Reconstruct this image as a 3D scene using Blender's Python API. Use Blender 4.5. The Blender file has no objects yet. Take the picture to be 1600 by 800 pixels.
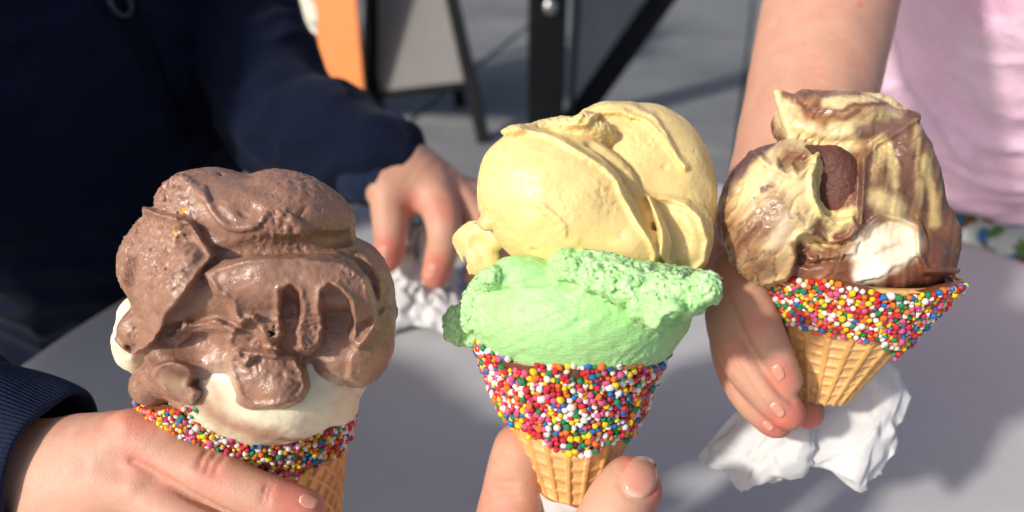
import bpy, bmesh, math, random
import numpy as np
from mathutils import Vector, Matrix
from mathutils.bvhtree import BVHTree
from concurrent.futures import ThreadPoolExecutor
POOL = ThreadPoolExecutor(4)
rnd = random.Random(7)
rs = np.random.RandomState(7)
R = math.radians
sc = bpy.context.scene
COL = sc.collection

# ------------------------------------------------------------------ camera
CAM = np.array([0.0, 0.0, 1.08])
PITCH = R(30.0)
LENS = 26.0
FPX = LENS / 36.0 * 1600.0
FW = np.array([0.0, math.cos(PITCH), -math.sin(PITCH)])
UP = np.array([0.0, math.sin(PITCH), math.cos(PITCH)])
RT = np.array([1.0, 0.0, 0.0])
cd = bpy.data.cameras.new('camera')
cd.lens = LENS; cd.sensor_width = 36.0; cd.clip_start = 0.01; cd.clip_end = 500.0
cd.dof.use_dof = True; cd.dof.focus_distance = 0.245; cd.dof.aperture_fstop = 7.5
cam = bpy.data.objects.new('camera', cd); COL.objects.link(cam)
cam.location = CAM; cam.rotation_euler = (R(90) - PITCH, 0, 0)
sc.camera = cam

# ------------------------------------------------------------------ light
SUN = Vector((-0.66, -0.50, 0.56)).normalized()      # towards the sun
w = bpy.data.worlds.new('World'); sc.world = w; w.use_nodes = True
nt = w.node_tree
sky = nt.nodes.new('ShaderNodeTexSky'); sky.sky_type = 'NISHITA'; sky.sun_disc = False
sky.air_density = 0.75; sky.dust_density = 2.6; sky.ozone_density = 0.4
sky.sun_elevation = math.asin(SUN.z)
sky.sun_rotation = math.atan2(SUN.x, SUN.y)
bg = nt.nodes['Background']; bg.inputs['Strength'].default_value = 0.15
nt.links.new(sky.outputs[0], bg.inputs[0])
sl = bpy.data.lights.new('sun', 'SUN'); sl.energy = 4.0; sl.angle = R(3.5); sl.color = (1.0, 0.945, 0.86)
so = bpy.data.objects.new('sun', sl); COL.objects.link(so)
so.rotation_euler = SUN.to_track_quat('Z', 'Y').to_euler()
sc.view_settings.view_transform = 'Standard'; sc.view_settings.look = 'None'
sc.view_settings.exposure = -0.12; sc.view_settings.gamma = 1.0
sc.render.engine = 'CYCLES'
sc.cycles.use_denoising = True
sc.cycles.max_bounces = 8

# ------------------------------------------------------------------ helpers
def at(px, py, d):
    """point on the ray of a photo pixel at depth d (metres along the view axis)"""
    return CAM + d * (FW + RT * ((px - 800.0) / FPX) + UP * ((400.0 - py) / FPX))
def ray(px, py):
    v = FW + RT * ((px - 800.0) / FPX) + UP * ((400.0 - py) / FPX)
    return v
def on_plane(px, py, z):
    v = ray(px, py); t = (z - CAM[2]) / v[2]
    return CAM + v * t
def proj(P):
    q = P - CAM
    d = q @ FW
    return 800.0 + FPX * (q @ RT) / d, 400.0 - FPX * (q @ UP) / d, d
def srgb(r, g, b):
    f = lambda c: (c / 255.0) / 12.92 if c / 255.0 <= 0.04045 else ((c / 255.0 + 0.055) / 1.055) ** 2.4
    return np.array([f(r), f(g), f(b)])

_perm = rs.permutation(256).astype(np.int32)
_perm = np.concatenate([_perm, _perm, _perm])
_g = rs.normal(size=(256, 3)); _g /= np.linalg.norm(_g, axis=1)[:, None]; _g = _g.astype(np.float32)
def noise(P):
    """gradient noise in about -1..1, P (N,3)"""
    P = np.asarray(P, np.float32)
    F = np.floor(P); I = F.astype(np.int32) & 255; f = P - F
    u = f * f * f * (f * (f * 6 - 15) + 10)
    out = np.zeros(len(P), np.float32)
    for dx in (0, 1):
        for dy in (0, 1):
            for dz in (0, 1):
                h = _perm[_perm[_perm[(I[:, 0] + dx) & 255] + ((I[:, 1] + dy) & 255)] + ((I[:, 2] + dz) & 255)]
                g = _g[h]
                v = g[:, 0] * (f[:, 0] - dx) + g[:, 1] * (f[:, 1] - dy) + g[:, 2] * (f[:, 2] - dz)
                v *= (u[:, 0] if dx else 1 - u[:, 0]) * (u[:, 1] if dy else 1 - u[:, 1]) * (u[:, 2] if dz else 1 - u[:, 2])
                out += v
    return out * 1.6
def fbm(P, freq, octs=3, seed=0.0, gain=0.5):
    P = np.asarray(P) * freq + seed * 17.3
    a = 1.0; t = 0.0; n = 0.0
    for i in range(octs):
        t = t + a * noise(P); n += a
        P = P * 2.03 + 5.7; a *= gain
    return t / n
def crumb(P, freq, octs=3, seed=0.0):
    P = np.asarray(P) * freq + seed * 9.1
    a = 1.0; t = 0.0; n = 0.0
    for i in range(octs):
        t = t + a * np.abs(noise(P)); n += a
        P = P * 2.1 + 3.1; a *= 0.55
    return t / n
def smooth(a, b, x):
    t = np.clip((x - a) / (b - a), 0, 1)
    return t * t * (3 - 2 * t)

# ------------------------------------------------------------------ objects, tags
def tag(o, label=None, cat=None, group=None, kind=None):
    if label: o['label'] = label
    if cat: o['category'] = cat
    if group: o['group'] = group
    if kind: o['kind'] = kind
    return o
def empty(name, loc):
    o = bpy.data.objects.new(name, None); COL.objects.link(o); o.location = loc
    o.empty_display_size = 0.02
    return o
def link(name, me, parent=None):
    o = bpy.data.objects.new(name, me); COL.objects.link(o)
    if parent is not None:
        o.parent = parent
        o.matrix_parent_inverse = Matrix.Translation(-Vector(parent.location))
    return o
def mesh_np(name, V, Q, mat=None, col=None, smooth_=True):
    """V (n,3), Q (m,4) or (m,3)"""
    V = np.asarray(V, np.float32); Q = np.asarray(Q, np.int32)
    me = bpy.data.meshes.new(name)
    k = Q.shape[1]
    me.vertices.add(len(V)); me.vertices.foreach_set('co', V.ravel())
    me.loops.add(Q.size); me.loops.foreach_set('vertex_index', Q.ravel())
    me.polygons.add(len(Q)); me.polygons.foreach_set('loop_start', np.arange(0, Q.size, k, dtype=np.int32))
    me.polygons.foreach_set('loop_total', np.full(len(Q), k, np.int32))
    me.polygons.foreach_set('use_smooth', np.full(len(Q), smooth_))
    me.update(calc_edges=True); me.validate()
    if col is not None:
        a = me.color_attributes.new('Col', 'FLOAT_COLOR', 'POINT')
        c = np.ones((len(V), 4), np.float32); c[:, :3] = col
        a.data.foreach_set('color', c.ravel())
    if mat is not None:
        for m in (mat if isinstance(mat, (list, tuple)) else [mat]): me.materials.append(m)
    return me
def bm_mesh(name, bm, mat, smooth_=False):
    me = bpy.data.meshes.new(name); bm.normal_update(); bm.to_mesh(me); bm.free()
    if mat is not None: me.materials.append(mat)
    for p in me.polygons: p.use_smooth = smooth_
    return me
def box_bm(size, bevel=0.0, segs=2, bm=None, mtx=None):
    b = bmesh.new()
    bmesh.ops.create_cube(b, size=1.0)
    bmesh.ops.scale(b, vec=Vector(size), verts=b.verts)
    if bevel > 0:
        bmesh.ops.bevel(b, geom=list(b.edges), offset=bevel, segments=segs, profile=0.5, affect='EDGES')
    if mtx is not None: bmesh.ops.transform(b, matrix=mtx, verts=b.verts)
    return b
def bar(name, a, b, wx, wy, mat, parent, up=(0, 0, 1), bevel=0.004):
    """a square bar from a to b"""
    a = Vector(a); b = Vector(b); d = b - a
    z = d.normalized(); x = Vector(up).cross(z)
    if x.length < 1e-4: x = Vector((1, 0, 0))
    x.normalize(); y = z.cross(x)
    m = Matrix((x, y, z)).transposed().to_4x4(); m.translation = (a + b) / 2
    return link(name, bm_mesh(name, box_bm((wx, wy, d.length), bevel, 2, mtx=m), mat), parent)

# ------------------------------------------------------------------ sculpting by signed distance
def rotm(rx=0, ry=0, rz=0):
    """rotation in the view frame (right, up, towards the viewer); rz rolls in the picture, counter-clockwise"""
    m = Matrix.Rotation(R(rz), 3, 'Z') @ Matrix.Rotation(R(ry), 3, 'Y') @ Matrix.Rotation(R(rx), 3, 'X')
    B = np.stack([RT, UP, -FW], axis=1)
    return B @ np.array(m)
class Sculpt:
    def __init__(s, D, vox):
        s.D = D; s.vox = vox; s.pr = []; s.S = D / FPX; s.disp = []; s.band = 0.0035; s.relax = 0; s.plates = False
    def P(s, px, py, w=0.0):
        return at(px, py, s.D - w * s.S)
    def add(s, kind, prm, c, rad, k=0.0, op='u', rough=None, col=None):
        s.pr.append((kind, prm, np.asarray(c, float), rad, k * s.S, op, rough, None if col is None else np.asarray(col, np.float32)))
    def ell(s, px, py, w, rx, ry, rz, rot=(0, 0, 0), k=6, op='u', rough=None, col=None):
        c = s.P(px, py, w); sc_ = (s.D - w * s.S) / FPX
        r = np.array([rx, ry, rz]) * sc_
        s.add('e', (c, rotm(*rot), r), c, r.max() * 1.15 + (rough[0] * s.S if rough else 0), k, op, rough, col)
    def cap(s, a, ra, b, rb, k=3, op='u', rough=None, col=None):
        a = np.asarray(a); b = np.asarray(b)
        s.add('c', (a, ra, b, rb), (a + b) / 2, np.linalg.norm(b - a) / 2 + max(ra, rb) + (rough[0] * s.S if rough else 0), k, op, rough, col)
    def chain(s, pts, k=3, kin=0.5, op='u', rough=None, sub=4, col=None):
        """pts: list of (px,py,w,r); one smooth tapered tube"""
        A = np.array([list(s.P(p[0], p[1], p[2])) + [p[3] * (s.D - p[2] * s.S) / FPX] for p in pts])
        s.tube(A, k, op, rough, sub, col)
    def tube(s, A, k=3, op='u', rough=None, sub=4, col=None):
        A = catmull(A, sub)
        s.add('t', A, A[:, :3].mean(0), np.linalg.norm(A[:, :3] - A[:, :3].mean(0), axis=1).max() + A[:, 3].max() + (rough[0] * s.S if rough else 0), k, op, rough, col)
    def prim(s, pr, P):
        kind, prm = pr[0], pr[1]
        if kind == 'e':
            c, M, r = prm; r = np.asarray(r, np.float32)
            q = (P - np.asarray(c, np.float32)) @ np.asarray(M, np.float32)
            q /= r; k0 = np.sqrt(np.einsum('ij,ij->i', q, q)); q /= r; k1 = np.sqrt(np.einsum('ij,ij->i', q, q))
            d = k0 * (k0 - 1.0) / np.maximum(k1, 1e-9)
            d = np.where(k0 < 1e-3, -r.min(), d)
        elif kind == 'c':
            d = capd(P, *prm)
        elif kind == 't':
            d = tubed(P, prm)
        elif kind == 'b':       # rounded box: centre, basis, half size, radius
            c, M, h, r = prm
            q = np.abs((P - c) @ M) - (h - r)
            d = np.sqrt((np.maximum(q, 0) ** 2).sum(1)) + np.minimum(q.max(1), 0) - r
        elif kind == 'f':
            d = prm(P)
        if pr[6] is not None:
            amp, fr, mode = pr[6][:3]
            i = np.nonzero(np.abs(d) < amp * s.S + 2.5 * s.vox)[0]
            if len(i):
                n = crumb(P[i], fr, 3, amp) - 0.35 if mode == 'c' else fbm(P[i], fr, 3, amp)
                d[i] += (amp * s.S * n).astype(d.dtype)
        return d
    def ev(s, P, cull=None, colors=False, disp=True):
        """P (N,3); cull: (block id per point, centres, half diagonal)"""
        P = np.asarray(P, np.float32)
        d = np.full(len(P), 1.0, np.float32); C = np.zeros((len(P), 3), np.float32) if colors else None
        for pr in s.pr:
            k, op = pr[4], pr[5]
            if cull is not None:
                bi, cen, hd = cull
                okb = np.linalg.norm(cen - pr[2], axis=1) < pr[3] + hd + k + 2 * s.vox
                idx = np.nonzero(okb[bi])[0]
                if len(idx) == 0: continue
            else:
                idx = slice(None)
            e = s.prim(pr, P[idx]); o = d[idx]
            if op == 'u':
                if k > 0:
                    h = np.clip(0.5 + 0.5 * (o - e) / k, 0, 1)
                    d[idx] = o * (1 - h) + e * h - k * h * (1 - h)
                else:
                    h = (e < o).astype(float); d[idx] = np.minimum(o, e)
                if colors and pr[7] is not None:
                    C[idx] = C[idx] * (1 - h)[:, None] + pr[7] * h[:, None]
            else:
                if k > 0:
                    h = np.clip(0.5 - 0.5 * (o + e) / k, 0, 1)
                    d[idx] = o * (1 - h) - e * h + k * h * (1 - h)
                else:
                    d[idx] = np.maximum(o, -e)
        if disp and s.disp:
            i = np.nonzero(np.abs(d) < s.band + 2.5 * s.vox)[0]
            if len(i):
                for f in s.disp: d[i] += f(P[i]).astype(np.float32)
        return (d, C) if colors else d
    def on(s, pts, lift=0.0):
        """surface points under photo pixels (px,py), lifted towards the viewer by lift px"""
        v = np.array([ray(p[0], p[1]) for p in pts]); n = np.linalg.norm(v, axis=1)[:, None]; v = v / n
        t = np.full(len(pts), max(0.05, s.D * 0.45)); best = np.full(len(pts), 9.0); tb_ = t.copy()
        for i in range(90 if s.plates else 60):
            dd = s.ev(CAM + v * t[:, None], disp=s.plates) * (0.55 if s.plates else 1.0); m_ = np.abs(dd) < best; best[m_] = np.abs(dd)[m_]; tb_[m_] = t[m_]; t = t + np.clip(dd * 0.85, -0.01, 0.03)
            if np.abs(dd).max() < 1e-5: break
        bad = t > s.D * 1.6
        t[bad] = tb_[bad]
        return CAM + v * (t - lift * s.S)[:, None]
    def stroke(s, pts, lift=0.0, k=4, op='u', rough=None, sub=4, col=None):
        """pts (px,py,r[,lift]) laid over the surface"""
        Q = s.on(pts); A = []
        for p, q in zip(pts, Q):
            dirv = (q - CAM) / np.linalg.norm(q - CAM)
            A.append(list(q - dirv * ((p[3] if len(p) > 3 else lift) * s.S)) + [p[2] * s.S])
        s.tube(np.array(A), k, op, rough, sub, col)
    def plate(s, poly, h, soft=4.0, warp=3.0, wf=260.0, lip=0.0, seed=1.0, grow=0.0, gate=(25, 85)):
        """a sheared sheet standing h px proud of what lies round it, ragged at its edge; lip raises the edge itself"""
        poly = np.array(poly, np.float32); S = s.S; lo, hi = poly.min(0) - 25, poly.max(0) + 25
        s.plates = True; s.band = max(s.band, (abs(h) + abs(lip) + 4) * S + 0.001)
        def f(P):
            x, y, d = proj(P); out = np.zeros(len(P), np.float32)
            i = np.nonzero((x > lo[0]) & (x < hi[0]) & (y > lo[1]) & (y < hi[1]) & (d < s.D + 20 * S))[0]
            if len(i) == 0: return out
            Pi = P[i]; q = np.stack([x[i] + warp * fbm(Pi, wf, 3, seed), y[i] + warp * fbm(Pi, wf, 3, seed + 2)], 1).astype(np.float32)
            sd = poly_sd(q, poly) + grow
            m = smooth(-soft, soft, sd) * h
            if lip: m = m + lip * np.exp(-((sd - 5.0) / 5.0) ** 2)
            out[i] = -(m * S * smooth(s.D - gate[0] * S, s.D - gate[1] * S, d[i]))
            return out
        s.disp.append(f)
    def dent(s, px, py, rx, ry, amt, rz=None, rot=(0, 0, 0), k=6, op='d', rough=None):
        """a hollow (op d) or a swelling (op u) set amt px into or out of the surface under the pixel"""
        q = s.on([(px, py)])[0]; w_ = (s.D - (q - CAM) @ FW) / s.S; rz = rz or min(rx, ry)
        s.ell(px, py, w_ + (rz - amt) * (1 if op == 'd' else -1), rx, ry, rz, rot, k, op, rough)
    def mesh(s, lo=None, hi=None):
        vox = s.vox; NB = 8
        cs = np.array([p[2] for p in s.pr if p[5] == 'u']); rr = np.array([p[3] for p in s.pr if p[5] == 'u'])
        L = (cs - rr[:, None]).min(0) - 6 * vox; H = (cs + rr[:, None]).max(0) + 6 * vox
        if lo is not None: L = np.maximum(L, lo)
        if hi is not None: H = np.minimum(H, hi)
        # coarse search, two levels
        step = vox * NB
        big = 4
        nb = np.ceil((H - L) / (step * big)).astype(int)
        g = np.stack(np.meshgrid(*[np.arange(n) for n in nb], indexing='ij'), -1).reshape(-1, 3)
        def test(gi, size):
            c = L + (gi + 0.5) * size
            hd = size * 0.5 * math.sqrt(3)
            keep = np.zeros(len(gi), bool)
            for a in range(0, len(gi), 200000):
                keep[a:a + 200000] = np.abs(s.ev(c[a:a + 200000], disp=False)) < hd * 1.3 + 2 * vox + ((s.band if s.plates else 0.002) if s.disp else 0)
            return gi[keep]
        g = test(g, step * big)
        o4 = np.stack(np.meshgrid(*[np.arange(big)] * 3, indexing='ij'), -1).reshape(-1, 3)
        g = (g[:, None] * big + o4[None]).reshape(-1, 3)
        g = test(g, step)
        nB = len(g)
        cen = L + (g + 0.5) * step
        hd = step * 0.5 * math.sqrt(3)
        lc = np.stack(np.meshgrid(*[np.arange(NB + 1)] * 3, indexing='ij'), -1).reshape(-1, 3)
        F = np.empty((nB, (NB + 1) ** 3), np.float32)
        CH = 250
        def work(a):
            gb = g[a:a + CH]
            P = (L + (gb[:, None] * NB + lc[None]) * vox).reshape(-1, 3)
            bi = np.repeat(np.arange(len(gb)), len(lc))
            F[a:a + CH] = s.ev(P.astype(np.float32), (bi, cen[a:a + CH], hd)).reshape(len(gb), -1)
        list(POOL.map(work, range(0, nB, CH)))
        G = F.reshape(nB, NB + 1, NB + 1, NB + 1)
        dims = (g.max(0) + 2) * NB + 4
        key = lambda I: (I[..., 0].astype(np.int64) * dims[1] + I[..., 1]) * dims[2] + I[..., 2]
        ins = G < 0
        # cells with a sign change
        cnt = np.zeros((nB, NB, NB, NB), np.int8); 
        for dx in (0, 1):
            for dy in (0, 1):
                for dz in (0, 1):
                    cnt += ins[:, dx:NB + dx, dy:NB + dy, dz:NB + dz]
        b, i, j, k = np.nonzero((cnt > 0) & (cnt < 8))
        acc = np.zeros((len(b), 3)); num = np.zeros(len(b))
        cv = [(dx, dy, dz) for dx in (0, 1) for dy in (0, 1) for dz in (0, 1)]
        val = {c: G[b, i + c[0], j + c[1], k + c[2]].astype(float) for c in cv}
        for ax in range(3):
            for c in cv:
                if c[ax]: continue
                c2 = list(c); c2[ax] = 1; c2 = tuple(c2)
                v0, v1 = val[c], val[c2]
                m = (v0 < 0) != (v1 < 0)
                t = np.where(m, v0 / np.where(np.abs(v0 - v1) < 1e-12, 1, v0 - v1), 0)
                pt = np.repeat(np.array(c, float)[None], len(b), 0); pt[:, ax] = t
                acc += pt * m[:, None]; num += m
        cell = g[b] * NB + np.stack([i, j, k], -1)
        V = L + (cell + acc / num[:, None]) * vox
        ck = key(cell); order = np.argsort(ck); cks = ck[order]; V = V[order]
        quads = []
        for ax in range(3):
            sl0 = [slice(None), slice(0, NB), slice(0, NB), slice(0, NB)]; sl1 = list(sl0); sl1[1 + ax] = slice(1, NB + 1)
            A = ins[tuple(sl0)]; B = ins[tuple(sl1)]
            b, i, j, k = np.nonzero(A != B)
            flip = ~A[b, i, j, k]
            e = g[b] * NB + np.stack([i, j, k], -1)
            u, v = (ax + 1) % 3, (ax + 2) % 3
            cs4 = []
            for du, dv in ((-1, -1), (0, -1), (0, 0), (-1, 0)):
                q = e.copy(); q[:, u] += du; q[:, v] += dv
                kk = key(q); pos = np.searchsorted(cks, kk); pos = np.clip(pos, 0, len(cks) - 1)
                good = (cks[pos] == kk) & (q >= 0).all(1)
                cs4.append((pos, good))
            ok = np.logical_and.reduce([c[1] for c in cs4])
            Q = np.stack([c[0] for c in cs4], -1)[ok]; fl = flip[ok]
            Q[fl] = Q[fl][:, ::-1]
            quads.append(Q)
        Q = np.concatenate(quads)
        used = np.zeros(len(V), bool); used[Q.ravel()] = True
        mp = np.cumsum(used) - 1
        V = V[used]; Q = mp[Q]
        for it in range(s.relax): V = relax(V, Q, 0.5)
        return V, Q
def capd(P, a, ra, b, rb):
    a = np.asarray(a, np.float32); ab = np.asarray(b, np.float32) - a; L2 = max(float(ab @ ab), 1e-14)
    q = P - a
    h = (q @ ab) / np.float32(L2); np.clip(h, 0, 1, out=h)
    q -= h[:, None] * ab
    return np.sqrt(np.einsum('ij,ij->i', q, q)) - (np.float32(ra) + np.float32(rb - ra) * h)
def tubed(P, T):
    if len(P) * len(T) > 60000:
        d = None
        for i in range(len(T) - 1):
            e = capd(P, T[i, :3], T[i, 3], T[i + 1, :3], T[i + 1, 3])
            d = e if d is None else np.minimum(d, e, out=d)
        return d
    T = T.astype(np.float32); a = T[:-1, :3]; ab = T[1:, :3] - a; L2 = np.maximum((ab * ab).sum(1), 1e-14)
    q = P[:, None] - a[None]
    h = np.clip((q * ab).sum(2) / L2, 0, 1)
    q -= h[..., None] * ab
    return (np.sqrt((q * q).sum(2)) - (T[:-1, 3] + (T[1:, 3] - T[:-1, 3]) * h)).min(1)
def catmull(A, sub):
    A = np.asarray(A, float)
    if len(A) < 3 or sub < 2: 
        return A
    E = np.vstack([2 * A[0] - A[1], A, 2 * A[-1] - A[-2]]); out = []
    for i in range(1, len(E) - 2):
        for t in np.arange(sub) / sub:
            out.append(0.5 * ((2 * E[i]) + (-E[i - 1] + E[i + 1]) * t + (2 * E[i - 1] - 5 * E[i] + 4 * E[i + 1] - E[i + 2]) * t * t + (-E[i - 1] + 3 * E[i] - 3 * E[i + 1] + E[i + 2]) * t ** 3))
    out.append(A[-1])
    return np.array(out)
def relax(V, Q, lam):
    A = np.zeros_like(V); n = np.zeros(len(V))
    for a, b in ((0, 1), (1, 2), (2, 3), (3, 0)):
        for ax in range(3): A[:, ax] += np.bincount(Q[:, a], V[Q[:, b], ax], len(V)) + np.bincount(Q[:, b], V[Q[:, a], ax], len(V))
        n += np.bincount(Q[:, a], minlength=len(V)) + np.bincount(Q[:, b], minlength=len(V))
    return V + lam * (A / np.maximum(n, 1)[:, None] - V)
def poly_sd(q, poly):
    """signed distance to a closed polygon, positive inside"""
    dm = np.full(len(q), 1e9, np.float32); ins = np.zeros(len(q), bool)
    for a, b in zip(poly, np.roll(poly, -1, 0)):
        ab = b - a; w_ = q - a
        t = np.clip((w_ @ ab) / max(float(ab @ ab), 1e-9), 0, 1)
        e = w_ - t[:, None] * ab; dm = np.minimum(dm, np.einsum('ij,ij->i', e, e))
        c = (a[1] > q[:, 1]) != (b[1] > q[:, 1])
        if abs(b[1] - a[1]) > 1e-9: ins ^= c & (q[:, 0] < (b[0] - a[0]) * (q[:, 1] - a[1]) / (b[1] - a[1]) + a[0])
    return np.where(ins, np.sqrt(dm), -np.sqrt(dm))
def vnormals(V, Q):
    n = np.zeros_like(V)
    a = V[Q[:, 2]] - V[Q[:, 0]]; b = V[Q[:, -1]] - V[Q[:, 1]]
    f = np.cross(a, b)
    for c in range(Q.shape[1]): 
        for ax in range(3): n[:, ax] += np.bincount(Q[:, c], f[:, ax], len(V))
    return n / np.maximum(np.linalg.norm(n, axis=1), 1e-12)[:, None]
def paint(V, base, strokes, warp=4.0, fr=120.0, seed=1.0):
    """colour by real-colour patches: strokes (points, radius, colour, softness), given in photo pixels"""
    x, y, d = proj(V)
    x = x + warp * fbm(V, fr, 3, seed); y = y + warp * fbm(V, fr, 3, seed + 3)
    C = np.repeat(np.asarray(base, np.float32)[None], len(V), 0) if np.ndim(base) == 1 else base.astype(np.float32).copy()
    p = np.stack([x, y], 1)
    for st in strokes:
        pts, r, col, soft = st[:4]; op = st[4] if len(st) > 4 else 1.0
        dm = None
        pts = [np.array(q, float) for q in pts]
        if len(pts) == 1: dm = np.linalg.norm(p - pts[0], axis=1)
        else:
            for a, b in zip(pts[:-1], pts[1:]):
                ab = b - a; h = np.clip(((p - a) @ ab) / (ab @ ab), 0, 1)
                e = np.linalg.norm(p - a - h[:, None] * ab, axis=1)
                dm = e if dm is None else np.minimum(dm, e)
        m = (op * (1 - smooth(r - soft, r + soft, dm)))[:, None]
        C = C * (1 - m) + np.asarray(col) * m
    return C
# ------------------------------------------------------------------ materials
def mat(name, base=(0.5, 0.5, 0.5), rough=0.5, attr=False, sss=0.0, sss_r=(1, 0.5, 0.25), sss_s=0.003, metal=0.0, coat=0.0, sheen=0.0, spec=0.5,
        var=0.0, var_scale=60.0, bumps=(), rough_var=0.0, rough_scale=200.0, var2=None):
    m = bpy.data.materials.new(name); m.use_nodes = True
    t = m.node_tree; N = t.nodes; L = t.links
    b = N['Principled BSDF']
    tc = N.new('ShaderNodeTexCoord')
    def noise_(scale, detail=3.0, dist=0.0, rough_=0.5):
        n = N.new('ShaderNodeTexNoise'); n.inputs['Scale'].default_value = scale; n.inputs['Detail'].default_value = detail
        n.inputs['Roughness'].default_value = rough_; n.inputs['Distortion'].default_value = dist
        L.new(tc.outputs['Object'], n.inputs['Vector']); return n.outputs['Fac']
    if attr:
        a = N.new('ShaderNodeAttribute'); a.attribute_name = 'Col'; c = a.outputs['Color']
    else:
        a = N.new('ShaderNodeRGB'); a.outputs[0].default_value = (*base[:3], 1); c = a.outputs[0]
    if var > 0:
        for sc_, am in ((var_scale, var), (var_scale * 6.3, var * 0.6)):
            mr = N.new('ShaderNodeMapRange'); mr.inputs['From Min'].default_value = 0.3; mr.inputs['From Max'].default_value = 0.7
            mr.inputs['To Min'].default_value = 1 - am; mr.inputs['To Max'].default_value = 1 + am
            L.new(noise_(sc_, 4.0), mr.inputs['Value'])
            mx = N.new('ShaderNodeVectorMath'); mx.operation = 'SCALE'; L.new(c, mx.inputs[0]); L.new(mr.outputs[0], mx.inputs['Scale'])
            c = mx.outputs[0]
    if var2 is not None:
        col2, sc_, lo, hi = var2
        mr = N.new('ShaderNodeMapRange'); mr.inputs['From Min'].default_value = lo; mr.inputs['From Max'].default_value = hi
        L.new(noise_(sc_, 5.0, 0.4), mr.inputs['Value'])
        mx = N.new('ShaderNodeMix'); mx.data_type = 'RGBA'; L.new(mr.outputs[0], mx.inputs['Factor']); L.new(c, mx.inputs['A'])
        mx.inputs['B'].default_value = (*col2, 1); c = mx.outputs['Result']
    L.new(c, b.inputs['Base Color'])
    b.inputs['Roughness'].default_value = rough; b.inputs['Metallic'].default_value = metal
    b.inputs['Specular IOR Level'].default_value = spec
    if rough_var > 0:
        mr = N.new('ShaderNodeMapRange'); mr.inputs['From Min'].default_value = 0.35; mr.inputs['From Max'].default_value = 0.65
        mr.inputs['To Min'].default_value = max(0.02, rough - rough_var); mr.inputs['To Max'].default_value = min(1, rough + rough_var)
        L.new(noise_(rough_scale, 4.0), mr.inputs['Value']); L.new(mr.outputs[0], b.inputs['Roughness'])
    if sss > 0:
        b.inputs['Subsurface Weight'].default_value = sss; b.inputs['Subsurface Radius'].default_value = sss_r; b.inputs['Subsurface Scale'].default_value = sss_s
    b.inputs['Coat Weight'].default_value = coat; b.inputs['Coat Roughness'].default_value = 0.12
    b.inputs['Sheen Weight'].default_value = sheen
    nrm = None
    for kind, scale, dist in bumps:
        if kind == 'noise': h = noise_(scale, 4.0)
        elif kind == 'fine': h = noise_(scale, 1.0)
        elif kind == 'streak':
            mp = N.new('ShaderNodeMapping'); mp.inputs['Scale'].default_value = (1.0, 6.0, 6.0); mp.inputs['Rotation'].default_value = (0.3, 0.35, 0.2)
            L.new(tc.outputs['Object'], mp.inputs['Vector'])
            n = N.new('ShaderNodeTexNoise'); n.inputs['Scale'].default_value = scale; n.inputs['Detail'].default_value = 3.0
            L.new(mp.outputs[0], n.inputs['Vector']); h = n.outputs['Fac']
        elif kind == 'cell':
            v = N.new('ShaderNodeTexVoronoi'); v.inputs['Scale'].default_value = scale; L.new(tc.outputs['Object'], v.inputs['Vector']); h = v.outputs['Distance']
        elif kind == 'weave':
            n1 = N.new('ShaderNodeTexWave'); n1.inputs['Scale'].default_value = scale; n1.inputs['Distortion'].default_value = 0.6; L.new(tc.outputs['Object'], n1.inputs['Vector']); h = n1.outputs['Fac']
        bp = N.new('ShaderNodeBump'); bp.inputs['Distance'].default_value = dist; bp.inputs['Strength'].default_value = 1.0
        L.new(h, bp.inputs['Height'])
        if nrm is not None: L.new(nrm, bp.inputs['Normal'])
        nrm = bp.outputs[0]
    if nrm is not None: L.new(nrm, b.inputs['Normal'])
    return m

M = {}
M['gelato'] = mat('gelato', attr=True, rough=0.40, sss=0.45, sss_r=(1.0, 0.78, 0.5), sss_s=0.003, var=0.03, var_scale=180, rough_var=0.16, rough_scale=350,
                  bumps=(('noise', 420, 0.00014), ('noise', 1700, 0.00014)))
M['mint'] = mat('mint gelato', attr=True, rough=0.42, sss=0.35, sss_r=(0.8, 1.0, 0.7), sss_s=0.002, var=0.03, var_scale=180, rough_var=0.16, rough_scale=350,
                bumps=(('streak', 260, 0.00035), ('noise', 900, 0.00016), ('noise', 2200, 0.00012)))
M['choc_gelato'] = mat('chocolate gelato', attr=True, rough=0.32, spec=0.5, sss=0.2, sss_r=(1.0, 0.6, 0.4), sss_s=0.0015, var=0.08, var_scale=120, rough_var=0.22, rough_scale=140,
                       bumps=(('noise', 600, 0.00012), ('noise', 1700, 0.00018)))
M['swirl_gelato'] = mat('marbled gelato', attr=True, rough=0.38, sss=0.2, sss_r=(1.0, 0.65, 0.4), sss_s=0.0015, var=0.05, var_scale=150, rough_var=0.15, rough_scale=300,
                        bumps=(('streak', 150, 0.00018), ('noise', 1500, 0.00009)))
M['sponge'] = mat('dense chocolate', base=srgb(98, 58, 48), rough=0.6, sss=0.1, sss_s=0.001, var=0.10, var_scale=300, bumps=(('noise', 1700, 0.0003), ('noise', 600, 0.0002)))
M['skin'] = mat('skin', attr=True, rough=0.54, sss=0.10, sss_r=(1.0, 0.36, 0.18), sss_s=0.003, var=0.06, var_scale=60, rough_var=0.08, rough_scale=120, spec=0.35,
                bumps=(('cell', 1100, 0.00006), ('noise', 1900, 0.00005), ('noise', 220, 0.00009)))
M['nail'] = mat('fingernail', attr=True, rough=0.25, sss=0.25, sss_r=(1, 0.4, 0.25), sss_s=0.002, var=0.04, var_scale=150, spec=0.5)
M['waffle'] = mat('waffle', base=srgb(214, 152, 82), rough=0.5, sss=0.12, sss_r=(1, 0.5, 0.2), sss_s=0.0015, var=0.16, var_scale=55, attr=True,
                  bumps=(('noise', 700, 0.00035), ('noise', 2500, 0.0001)), rough_var=0.1)
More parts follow.
